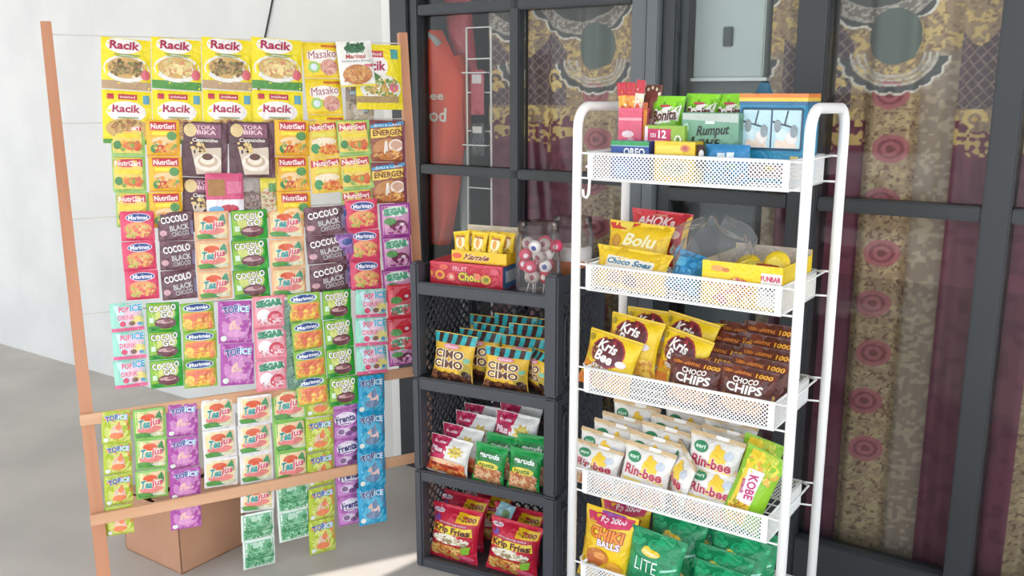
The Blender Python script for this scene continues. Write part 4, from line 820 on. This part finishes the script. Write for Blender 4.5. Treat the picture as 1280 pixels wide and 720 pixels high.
me = mb.mesh('orange_sweets', True); tag(link('orange_sweets', me, None, SHELF.at(J2 - .005, .255, TRAY + .004)), 'orange sweets filling the jar behind the lollipop jar', 'sweets', None, 'stuff')
me = packet('white_label', .07, .03, .002, 'sachet', '#ece8e4', [T('DORA', .5, .5, .7, .4, '#5a6aa8', b=.03)], 2)
# ------------------------------------------------------------------ top basket of the white rack
BZ = [t - BH + .003 for t in TIER]
def rk(x, y, w): return RACK.px(x, y, w)
# strawberry stick carton with stick packs
u, z = rk(788, 135, .09); me = packet('pink_carton', .062, z - BZ[0], .05, 'flat', '#e4607c', [('R', 0, .82, 1, .86, '#f4a8b4'), ('E', .42, .62, .26, .05, '#f8dce4'), ('E', .54, .40, .26, .17, '#e8b4c0'), ('E', .55, .38, .17, .11, '#3f9a78'), ('E', .5, .36, .08, .05, '#e8f0ec'), ('R', 0, 0, 1, .2, '#d84a6a'), T('stik', .35, .64, .3, .08, '#fff4f6', b=.03)], 1)
stand(RACK, me, 'stick_carton', u, .09, BZ[0], 'pink carton holding stick packets in the top basket', 'box', 'cartons in the top basket')
for i, (x, y, c, ro, lab) in enumerate(((777, 103, '#f2b648', -6, 'yellow stick packet with red end, left in the pink carton'), (789, 103, '#f0a03c', 0, 'orange stick packet with red end, middle in the pink carton'), (802, 100, '#ece4d2', 7, 'white stick packet with red end, right in the pink carton'))):
    me = packet('stick_packet', .024, .17, .014, 'sachet', c, [('R', 0, .84, 1, 1, '#c4283c'), ('E', .5, .66, .26, .06, '#d8502c'), ('R', .3, .4, .7, .6, '#e8783c' if i < 2 else '#3f6a4a'), ('S', .1, .35, .9, .8, ['#f6d878', '#e0803c', '#f4ece0'], 9, .14, i)], i)
    put(RACK, me, 'stick_packet', x, y, .112, .17, lab, 'stick packet', 'stick packets in the pink carton', -3, ro)
me = packet('orange_stick', .012, .10, .010, 'sachet', '#e08a2c', [('R', 0, .85, 1, 1, '#c4602c')], 2)
put(RACK, me, 'stick_packet', 807, 128, .10, .10, 'slim orange stick packet squeezed right of the pink carton', 'stick packet', None, 0, 1)
me = packet('brown_bag', .05, .16, .03, 'pillow', '#6e3a2c', [('E', .5, .8, .34, .14, '#7e3a30'), ('R', .1, .3, .9, .55, '#a88a84'), ('R', .15, .34, .85, .38, '#e8dcd8'), ('R', .15, .44, .85, .48, '#e8dcd8')] + [('E', .5 + .46 * math.cos(R(t)), .80 + .16 * math.sin(R(t)), .07, .025, '#e8d8b8') for t in range(0, 181, 30)], 2)
put(RACK, me, 'snack_bag', 817, 106, .14, .16, 'narrow brown bag with pale dots around its top, behind the magenta carton', 'snack bag', None, 3)
D_BON = ('#7cc622', [('S', .05, .75, .95, .98, ['#8fdc2c', '#5fa81c', '#9ae63c'], 10, .2, 3), ('P', [(.06, .46), (.92, .56), (.95, .84), (.14, .76)], '#f2ece8'), ('P', [(.02, .0), (.98, .0), (.95, .44), (.1, .36)], '#e4dcd8'), T('Bonita', .5, .655, .74, .2, '#5a2c24', b=.05, sh=.1, rot=6), ('R', .3, .80, .62, .84, '#c8485a'), ('E', .1, .42, .09, .12, '#7a2a78')])
me = packet('green_bag', .085, .12, .045, 'pillow', *D_BON, 4)
G = 'bright green bags in the top basket'
put(RACK, me, 'green_bag', 837, 120, .13, .12, 'bright green bag with white band and brown lettering, left of three', 'snack bag', G, 6, 0)
put(RACK, me, 'green_bag', 880, 117, .15, .12, 'bright green bag standing behind the grey-green seaweed carton', 'snack bag', G, 8, 1)
put(RACK, me, 'green_bag', 917, 117, .16, .12, 'bright green bag half hidden beside the blue bus box', 'snack bag', G, 8, -1)
u, z = rk(831, 157, .06); me = packet('magenta_carton', .1, z - BZ[0], .05, 'flat', '#8fb83a', [('R', 0, 0, .08, .98, '#f0dce4'), ('R', .08, .0, .66, .94, '#c42a5c'), T('ISI', .22, .82, .14, .08, '#f4d0dc', b=.03), T('12', .45, .84, .2, .15, '#fff0f4', b=.05), T('SACHET', .32, .70, .36, .06, '#f4d0dc', b=.02), ('E', .84, .74, .09, .09, '#e8f0d8'), ('E', .84, .74, .05, .06, '#5a8a2c')], 1)
stand(RACK, me, 'magenta_carton', u, .06, BZ[0], 'magenta and lime carton printed with a large 12, in the top basket', 'box', 'cartons in the top basket')
u, z = rk(888, 141, .075); me = packet('seaweed_carton', .135, z - BZ[0], .05, 'flat', '#6fa286', [('P', [(.0, 1), (1, 1), (1, .86), (0, .9)], '#b8c4bc'), ('P', [(.55, .3), (1, .42), (1, .0), (.5, .0)], '#7aa84a'), ('R', .42, .84, .58, .88, '#dcece0'), T('Rumput', .56, .73, .56, .19, '#16221c', b=.02, sh=.3, rot=4), T('Laut', .44, .60, .5, .10, '#16221c', b=.02, sh=.3), ('E', .08, .78, .06, .07, '#a8d0b8')], 1, side='#5f8f76')
stand(RACK, me, 'seaweed_carton', u, .075, BZ[0], 'grey-green carton with black script lettering in the top basket', 'box', 'cartons in the top basket')
u, z = rk(789, 176, .03); me = packet('biscuit_carton', .098, z - BZ[0], .045, 'flat', '#28519c', [('R', 0, .88, 1, 1, '#2f9a56'), T('OREO', .62, .72, .56, .2, '#f0f4fa', b=.06, out='#16306a', ow=.05), ('E', .3, .25, .2, .18, '#4f8ac0'), ('R', .0, .86, 1, .88, '#a8c8d8')], 1)
stand(RACK, me, 'biscuit_carton', u, .024, BZ[0], 'blue carton with a green top edge at the left front of the top basket', 'box', 'cartons in the top basket')
u, z = rk(845, 177, .03); me = packet('yellow_carton', .098, z - BZ[0], .045, 'flat', '#ecc62e', [('R', .04, .70, .7, .90, '#f4dc5a'), ('E', .76, .84, .12, .09, '#d88a5a'), ('E', .76, .84, .06, .05, '#b85a5a'), ('E', .5, .34, .36, .22, '#c8c890'), T('KUE', .5, .34, .44, .18, '#6a7a4a', b=.04)], 1)
stand(RACK, me, 'yellow_carton', u, .024, BZ[0], 'yellow carton with a small biscuit print at the front of the top basket', 'box', 'cartons in the top basket')
u, z = rk(906, 181, .03); me = packet('blue_packet', .10, z - BZ[0], .035, 'sachet', '#2f86bc', [('R', .32, .55, .5, .78, '#d0dce4'), ('R', .54, .62, .7, .8, '#e8eef2'), ('S', .1, .1, .9, .5, ['#3f9acc', '#2470a0', '#d85a5a', '#4aa070'], 10, .1, 3)], 3)
stand(RACK, me, 'blue_packet', u, .045, BZ[0], 'blue packet with white squares at the front of the top basket beside the bus box', 'packet', None, 4)
mb = MB(); mb.tube([(0, 0, 0), (0, 0, .05)], .009, film('#4a2f34'), 12); mb.ball((0, -.009, .03), .006, .003, .010, film('#e8e4e0'), 8, 6)
u, z = rk(876, 181, .035); tag(link('brown_tube', mb.mesh('brown_tube', True), None, RACK.at(u, .035, z - .05)), 'small dark brown roll standing between the yellow carton and the blue packet', 'tube')
# the bus-shaped box
def bus():
    W, D, H = .15, .09, .115; fr = RACK; u, z = rk(967, 117, .105); z0 = BZ[0]; H = z - z0
    root = empty('bus_box', fr, u, .105, z0, 'blue toy-bus shaped box with an orange striped roof in the top basket', 'box'); B = film('#2a8fb8')
    mb = MB(); mb.box(-W / 2, W / 2, 0, D, 0, H * .90, B, .003); link('body', mb.mesh('body'), root)
    mb = MB(); mb.box(-W / 2 - .001, W / 2 + .001, -.001, D + .001, H * .955, H, film('#e8843c')); mb.box(-W / 2 - .001, W / 2 + .001, -.0012, D + .001, H * .915, H * .955, film('#f0c84a')); mb.box(-W / 2, W / 2, -.0012, D, H * .875, H * .915, film('#3a6f96')); link('roof', mb.mesh('roof'), root)
    for s in (-1, 1):
        x0, x1 = (-W * .43, -W * .01) if s < 0 else (W * .01, W * .43)
        me = packet('window', abs(x1 - x0), H * .42, .002, 'flat', '#bfe0ea', [('P', [(.1, .0), (.9, .0), (.8, .25), (.15, .22)], '#f2dcc8'), ('E', .35, .35, .2, .16, '#d6ecf0'), ('E', .7, .28, .2, .18, '#f0e6e0'), ('P', [(.02, .72), (.9, .54), (.9, .5), (.02, .67)], '#3f4a54'), ('P', [(.42, .62), (.52, 1), (.57, 1), (.47, .62)], '#3f4a54'), ('E', .2, .58, .12, .17, '#8f9aa0'), ('E', .78, .45, .13, .17, '#8f9aa0')], 1)
        link('window', me, root, ((x0 + x1) / 2, -.0022, H * .40))
    mb = MB()
    for q0 in (((-W * .44, -.002, H * .385), (W * .44, -.002, H * .385)), ((-W * .44, -.002, H * .835), (W * .44, -.002, H * .835)), ((-W * .445, -.002, H * .39), (-W * .445, -.002, H * .83)), ((W * .445, -.002, H * .39), (W * .445, -.002, H * .83)), ((0, -.002, H * .39), (0, -.002, H * .83))): mb.tube(q0, .0022, film('#34506a'), 6)
    link('window_trim', mb.mesh('window_trim'), root)
    mb = MB(); mb.box(-W * .46, W * .46, -.003, 0, H * .06, H * .22, film('#e0c8cc'))
    for k in range(4): mb.box(-W * .40, W * .40, -.0036, -.003, H * (.08 + .037 * k), H * (.095 + .037 * k), film('#7a4a5a'))
    mb.ball((0, -.004, H * .17), .012, .002, .007, film('#c8a83c'), 12, 6); link('grille', mb.mesh('grille'), root)
    for s in (-1, 1):
        mb = MB(); mb.ball((s * W * .40, -.003, H * .15), .012, .005, .012, film('#f4e0a8'), 14, 8); l = link('headlight', mb.mesh('headlight', True), root)
        mb = MB(); mb.box(s * W * .36 - .009, s * W * .36 + .009, -.0016, 0, H * .28, H * .315, film('#d8c070')); link('lamp_strip', mb.mesh('lamp_strip'), root)
bus()
u, z = rk(952, 117, .2); tag(link('spray_bottle', BOTTLE_MESH, None, RACK.at(u, .215, z - .05)), 'ribbed dark blue cap showing above the bus box roof', 'bottle')
# ------------------------------------------------------------------ second basket
D_SOES = ('#f2cb22', [('S', .0, .0, 1, 1, ['#f6d848', '#e4b81a'], 8, .1, 2), ('P', [(.14, .44), (.86, .40), (.84, .74), (.18, .78)], '#f0e8da'), T('Choco Soes', .5, .65, .64, .15, '#2a7a9a', b=.05, sh=.2), ('E', .32, .25, .10, .15, '#b8875a'), ('E', .55, .22, .11, .16, '#8a5a3c'), ('E', .76, .22, .12, .14, '#e0a84a'), ('R', .2, .46, .8, .5, '#a88a70'), ('E', .45, .44, .09, .05, '#d86a4c')])
me = packet('bread_packet', .20, .105, .05, 'pillow', *D_SOES, 5)
put(RACK, me, 'bread_packet', 794, 312, .035, .105, 'yellow packet with white panel and blue lettering at the front of the second basket', 'bread packet', 'bread packets in the second basket', 14, 3)
me = packet('bread_packet_glossy', .175, .12, .05, 'pillow', '#efc61e', [('S', .0, .0, 1, 1, ['#f6dc58', '#e0b214'], 10, .1, 4), ('P', [(.0, .95), (.5, .98), (.3, .84), (.05, .84)], '#d83a3c'), T('Bolu', .58, .66, .5, .24, '#f6ecc0', b=.05, sh=.2), ('E', .17, .62, .09, .11, '#c8902c'), ('R', .08, .08, .9, .28, '#ece0cc'), ('E', .6, .18, .14, .1, '#c88a4a')], 6)
put(RACK, me, 'bread_packet', 803, 279, .095, .12, 'shiny yellow packet standing right behind the blue lettered one in the second basket', 'bread packet', 'bread packets in the second basket', 16, 2)
me = packet('red_packet', .165, .12, .045, 'pillow', '#cc2f3c', [('S', .0, .0, 1, 1, ['#d8444e', '#b82232'], 8, .12, 4), T('AHOKa', .46, .80, .66, .2, '#f4d8d4', b=.05, sh=.15), ('R', .93, .08, 1, .95, '#e8b83c'), ('R', .1, .90, .6, .94, '#e8907c'), ('E', .8, .6, .1, .08, '#f0c8b0')], 7)
put(RACK, me, 'bread_packet', 829, 258, .16, .13, 'red packet with pale lettering at the back of the second basket', 'bread packet', 'bread packets in the second basket', 8, 2)
u, z = rk(872, 322, .05)
me = packet('blue_bag', .085, .085, .06, 'pillow', '#2586bd', [('S', .05, .05, .95, .95, ['#3a9ad0', '#1f74a6', '#56aedb'], 14, .16, 4), ('R', .05, .55, .4, .8, '#5fb4dc')], 8)
put(RACK, me, 'blue_bag', 872, 318, .05, .085, 'bright blue packet between the yellow packets and the yellow display carton', 'packet', None, 25, 14)
# clear crumpled plastic bags
def crumple(W, H, D_, sd):
    mb = MB(); q = random.Random(sd); ph = [q.uniform(0, 6) for _ in range(8)]
    def fn(a, b):
        t = a * 2 * math.pi; k = math.sin(math.pi * min(.97, max(.06, b))) ** .5
        rr = k * (1 + .14 * math.sin(3 * t + ph[0] + 5 * b) + .10 * math.sin(7 * t + ph[1] - 9 * b) + .03 * math.sin(13 * t + 17 * b + ph[2]))
        return (W / 2 * rr * math.cos(t), D_ / 2 * rr * math.sin(t), H * b + .012 * math.sin(5 * t + ph[3]) * b)
    mb.grid(fn, 60, 30, WRAP); return mb.mesh('clear_bag', True)
u, z = rk(893, 275, .14); stand(RACK, crumple(.20, .125, .13, 3), 'plastic_bag', u, .15, BZ[1] + .045, 'crumpled clear plastic bag behind the blue packet in the second basket', 'plastic bag', None, 0, 0, 0)
u, z = rk(853, 300, .08); stand(RACK, crumple(.06, .12, .07, 5), 'plastic_bag', u, .09, BZ[1] + .006, 'small clear bag tucked at the right end of the shiny yellow packet', 'plastic bag', None, 0, 6, 0)
u0, zt = rk(884, 331, .012); u1, _ = rk(983, 348, .012)
DC = tray_box('display_carton', RACK, .413, .012, BZ[1], .183, .20, .098, .11, '#f0cf1e', '#c9bcae', [('E', .2, .84, .09, .07, '#e8a05a'), ('E', .3, .82, .05, .05, '#c87a3c'), ('R', .74, .60, .99, .84, '#f4f0e6'), T('FUN', .80, .72, .12, .12, '#c42a5c', b=.06), T('BAR', .92, .72, .12, .12, '#c42a5c', b=.06), ('R', .70, .08, .98, .58, '#f0f0ea'), T('PRES', .84, .5, .24, .1, '#5a4a6a', b=.04), T('isi 20 pcs', .84, .36, .22, .06, '#8a8a90'), ('E', .35, .35, .3, .22, '#f4e06a'), ('S', .1, .15, .66, .6, ['#e8b83c', '#d89048', '#f4e48a', '#d8707a'], 14, .07, 3)], 'yellow open display carton filled with round yellow packs in the second basket', 'box', 0)
def round_pack(u, w_, z, tilt, lab, yaw=0):
    mb = MB(); prof = [(0, -.011), (.020, -.011), (.027, -.004), (.031, -.001), (.031, .001), (.027, .004), (.020, .011), (0, .011)]
    mb.lathe(prof, film('#eccb22'), 26); mb.lathe([(0, .0114), (.016, .0114)], film('#f3da4a'), 20)
    o = link('round_cake_pack', mb.mesh('round_cake_pack', True), None, RACK.at(u, w_, z), (R(tilt), 0, -RACK.yaw + R(yaw))); tag(o, lab, 'cake pack', 'round yellow packs in the display carton')
u_, z_ = rk(985, 333, .07); round_pack(.468, .075, z_ , 72, 'round yellow pack standing upright at the right end of the yellow carton', -6)
u_, z_ = rk(935, 327, .11); round_pack(u_, .11, z_ - .012, 58, 'round yellow pack leaning in the middle of the yellow carton')
u_, z_ = rk(948, 335, .07); round_pack(u_ - .01, .075, BZ[1] + .078, 12, 'round yellow pack lying flat near the front of the yellow carton')
me = packet('red_wrapper', .07, .03, .02, 'pillow', '#a83a2c', [('S', .1, .1, .9, .9, ['#c04a34', '#8a2a24'], 6, .15, 3)], 2)
u_, z_ = rk(962, 341, .06); stand(RACK, me, 'red_wrapper', u_, .05, BZ[1] + .072, 'dark red wrapper lying among the round yellow packs', 'wrapper', None, 50)
# ------------------------------------------------------------------ third basket
D_KRIS = ('#f0cc1c', [('S', .0, .0, .3, .7, ['#e8a03c', '#f4d84a', '#d8b81c'], 8, .1, 3), ('E', .47, .66, .34, .28, '#a8323c'), ('E', .47, .66, .31, .25, '#5f1f28'), T('Kris', .45, .76, .38, .18, '#f8f2ee', b=.07, rot=-8, sh=.1), T('Bee', .44, .57, .36, .19, '#f8f2ee', b=.07, rot=-8, sh=.1), ('R', .0, .0, .3, .2, '#e8862c'), T('KRUNCH', .46, .36, .44, .09, '#f4ece4', b=.04, rot=-8, out='#6a3a1c', ow=.05), ('E', .78, .52, .10, .06, '#e8e0e8'),
        ('S', .35, .05, .95, .26, ['#e8a83c', '#f4d05a', '#c8862c'], 16, .08, 2), ('R', .0, .95, 1, .965, '#c8a410'), ('E', .1, .34, .09, .1, '#ee9a2c'), ('E', .08, .86, .05, .06, '#a8942a')])
mk = packet('corn_snack_bag', .148, .125, .045, 'pillow', *D_KRIS, 4)
G = 'yellow snack bags with maroon ovals in the third basket'
for x, y, w_, ti, ro, ya, lab in ((772, 419, .028, 16, 8, 0, 'yellow snack bag with maroon oval at the front left of the third basket'), (799, 397, .085, 14, 5, 0, 'yellow snack bag with maroon oval directly behind the front left one'), (818, 387, .15, 12, 0, 0, 'yellow snack bag at the rear left of the third basket'),
        (862, 417, .085, 10, 6, -14, 'yellow snack bag turned towards the left, between the front bag and the brown bags'), (868, 397, .14, 12, 6, -8, 'yellow snack bag behind the turned one, next to the brown bags'), (896, 404, .19, 10, 0, 8, 'yellow snack bag showing only a corner behind the brown bags')):
    put(RACK, mk, 'corn_snack_bag', x, y, w_, .125, lab, 'snack bag', G, ti, ro, ya)
D_CHIP = ('#5f2c22', [('S', .0, .1, 1, 1, ['#6c3428', '#52241c', '#743a2c'], 14, .13, 2), ('R', .02, .82, .98, .92, '#70301f'), T('LEBIH BANYAK', .34, .87, .5, .06, '#e08a3c', b=.03), T('1000', .80, .87, .28, .085, '#f0b03c', b=.05), T('CHOCO', .52, .73, .46, .11, '#f4eee8', b=.06, arch=-.25), T('CHIPS', .52, .575, .66, .18, '#f4eee8', b=.08, arch=-.15),
        ('E', .5, .26, .38, .18, '#d89a4a'), ('E', .3, .3, .18, .13, '#e0a850'), ('S', .1, .1, .9, .42, ['#4a2218', '#e8b868', '#b8743a'], 16, .05, 4)])
mc = packet('choco_chip_bag', .14, .12, .042, 'pillow', *D_CHIP, 6)
G = 'brown chocolate chip bags in the third basket'
for x, y, w_, ti, ro, ya, lab in ((873, 448, .018, 14, 3, 0, 'front brown bag with white lettering, left of two beside the yellow bags'), (937, 459, .018, 14, 3, 0, 'front brown bag with white lettering at the right of the third basket'), (886, 440, .062, 14, 2, 0, 'brown bag in the second row, left'), (952, 448, .062, 14, 3, 0, 'brown bag in the second row, right'),
        (906, 430, .105, 14, 2, 0, 'brown bag in the third row, left'), (962, 435, .11, 13, 2, 0, 'brown bag in the third row, right'), (921, 417, .15, 12, 2, 0, 'brown bag in the fourth row, left'), (960, 420, .155, 12, 2, 0, 'brown bag in the fourth row, right'), (934, 405, .20, 10, 1, 0, 'brown bag at the rear, left of the two rearmost'), (966, 405, .215, 8, 1, 0, 'brown bag at the rear right corner of the third basket')):
    put(RACK, mc, 'choco_chip_bag', x, y, w_, .12, lab, 'snack bag', G, ti, ro, ya)
# ------------------------------------------------------------------ fourth basket
D_RIN = ('#ece9e3', [('R', .0, .93, 1, 1, '#c8a878'), ('R', .0, .91, 1, .93, '#e8d8b8'), ('E', .24, .76, .15, .10, '#2f8a5c'), T('sari', .24, .77, .2, .07, '#d4ecd8', b=.03), ('E', .62, .65, .16, .16, '#f2cc3c'), ('P', [(.48, .60), (.82, .55), (.95, .40), (.4, .45)], '#f0cc48'), ('E', .56, .80, .05, .07, '#f0c43c'), ('E', .80, .72, .09, .08, '#c4ccd8'), T('Rin-bee', .50, .53, .80, .18, '#b42444', b=.06, out='#f6ecea', ow=.03), ('R', .1, .33, .5, .37, '#f0d860'),
        ('R', .02, .0, .98, .2, '#f0dcc4')] + [('P', [(.06 + .09 * k, .02), (.12 + .09 * k, .02), (.13 + .085 * k, .24 + .05 * (k % 3)), (.10 + .085 * k, .22 + .04 * (k % 2))], ('#e89a4a', '#f0b468', '#d87f34')[k % 3]) for k in range(10)])
mr2 = packet('cheese_stick_bag', .138, .125, .042, 'pillow', *D_RIN, 5)
G = 'white cheese stick bags in the fourth basket'
for x, y, w_, ti, ro, ya, lab in ((751, 557, .018, 16, 4, 0, 'white snack bag with red lettering at the front left corner of the fourth basket'), (815, 559, .018, 16, 5, 0, 'front row white snack bag, second from the left, above the basket rim'), (757, 541, .06, 16, 4, 0, 'white snack bag in the second row at the left end'), (773, 530, .095, 15, 4, 0, 'white snack bag in the third row at the left end'),
        (783, 521, .13, 14, 3, 0, 'white snack bag in the fourth row at the left end'), (797, 504, .185, 8, 2, 0, 'white snack bag standing highest at the rear left'), (820, 546, .062, 16, 4, 0, 'white snack bag in the second row, behind the second front one'), (835, 534, .098, 15, 4, 0, 'white snack bag in the third row in the middle'),
        (846, 523, .135, 14, 3, 0, 'white snack bag in the fourth row in the middle'), (864, 512, .19, 10, 2, 0, 'white snack bag at the rear in the middle'), (861, 566, .04, 12, 10, -48, 'white snack bag turned sideways showing its orange sticks'), (899, 545, .062, 15, 4, 0, 'white snack bag with red lettering, right side, above the lower one'),
        (897, 583, .018, 18, 4, 0, 'white snack bag with red lettering, lowest on the right with orange sticks below'), (912, 538, .10, 14, 3, 0, 'white snack bag in the third row on the right'), (915, 526, .15, 12, 2, 0, 'white snack bag at the rear right of the fourth basket')):
    put(RACK, mr2, 'cheese_stick_bag', x, y, w_, .125, lab, 'snack bag', G, ti, ro, ya)
D_KOBE = ('#8cc21e', [('R', .14, .03, .66, .97, '#eccb30'), ('S', .12, .66, .9, .97, ['#f0d83c', '#b8c82c', '#e8a83c', '#d8e060'], 20, .12, 3), ('S', .14, .04, .64, .3, ['#e8b02c', '#c8862c', '#f4dc5a', '#a89a2c'], 20, .1, 5), ('P', [(.26, .30), (.66, .32), (.66, .76), (.26, .74)], '#f4e4ea'), T('KOBE', .50, .53, .52, .14, '#b8246c', b=.07, rot=-80, out='#f4e4ea', ow=.05), T('snack', .30, .5, .34, .07, '#b8246c', b=.04, rot=-80)])
mkb = packet('noodle_snack_bag', .098, .165, .045, 'pillow', *D_KOBE, 4)
put(RACK, mkb, 'noodle_snack_bag', 961, 566, .03, .165, 'green and yellow bag with pink lettering leaning at the right of the fourth basket', 'snack bag', 'green and yellow bags in the fourth basket', 16, 16)
put(RACK, mkb, 'noodle_snack_bag', 957, 549, .085, .165, 'green and yellow bag standing behind the leaning one with pink lettering', 'snack bag', 'green and yellow bags in the fourth basket', 14, 10)
# ------------------------------------------------------------------ bottom basket
D_CHIKI = ('#f0c81c', [('S', .0, .1, .2, .9, ['#f4d848', '#e8b40c'], 6, .1, 2), ('P', [(.05, .93), (.95, .97), (.9, .83), (.5, .78), (.1, .82)], '#cf2a5c'), ('E', .55, .96, .24, .05, '#8a3a8c'), T('Rp 2000', .58, .885, .46, .09, '#fbe8f0', b=.03, rot=4), T('CHIKI', .52, .70, .66, .15, '#ee8a1c', b=.08, out='#a8441c', ow=.06), T('BALLS', .60, .575, .46, .09, '#f6eef4', b=.06, out='#8a4aa0', ow=.05),
        ('E', .40, .38, .24, .11, '#c87838'), ('E', .36, .32, .17, .09, '#b8622c'), ('E', .46, .40, .12, .05, '#e0984c'), ('E', .34, .18, .14, .08, '#f2e8d8'), ('E', .52, .14, .09, .05, '#3f4a6a'), ('E', .74, .24, .16, .12, '#e8a83c'), ('E', .2, .12, .12, .08, '#f0d04a'), ('R', 0, 0, 1, .07, '#d8b41c')])
mch = packet('puff_bag', .152, .20, .06, 'pillow', *D_CHIKI, 3)
G = 'yellow puff snack bags in the bottom basket'
put(RACK, mch, 'puff_bag', 766, 639, .035, .20, 'yellow puff snack bag with orange lettering at the front left of the bottom basket', 'snack bag', G, 10, 2)
put(RACK, mch, 'puff_bag', 783, 624, .12, .20, 'yellow puff snack bag standing behind the front yellow one', 'snack bag', G, 8, -3)
D_LITE = ('#0f8a56', [('S', .0, .0, 1, 1, ['#149c62', '#0b7a4c', '#1aa86c'], 14, .12, 3), ('E', .46, .72, .18, .055, '#e8c41c'), ('E', .38, .74, .08, .06, '#f0d23c'), T('Chitato', .46, .72, .30, .05, '#f8f0c8', b=.03, rot=-6), T('LITE', .42, .52, .44, .19, '#e4f4ea', b=-.005, sh=0), ('E', .55, .2, .3, .13, '#e8d088'), ('E', .5, .22, .2, .08, '#f0e0a8'), ('P', [(.7, .5), (.95, .56), (.97, .60), (.72, .54)], '#9adcc0')])
ml = packet('potato_chip_bag', .155, .20, .06, 'pillow', *D_LITE, 5)
G = 'green potato chip bags in the bottom basket'
for x, y, w_, ti, ro, ya, lab in ((825, 667, .022, 10, 4, 0, 'green chip bag with white thin lettering at the front centre of the bottom basket'), (905, 709, .022, 14, 3, 0, 'green chip bag lowest at the front right of the bottom basket'), (907, 688, .07, 14, 3, 0, 'green chip bag right behind the lowest front right one'), (928, 670, .115, 12, 3, 0, 'green chip bag in the third row on the right'),
        (851, 645, .11, 10, 3, 0, 'green chip bag behind the front centre one, under the basket above'), (885, 652, .16, 8, 2, 0, 'green chip bag at the rear middle of the bottom basket'), (940, 660, .175, 8, 2, 0, 'green chip bag at the rear right of the bottom basket')):
    put(RACK, ml, 'potato_chip_bag', x, y, w_, .20, lab, 'chip bag', G, ti, ro, ya)
bpy.context.view_layer.update()

if __name__ == '__main__':
    for d_ in DBG:
        if abs(d_[2]) > .012: print('BASE', d_)
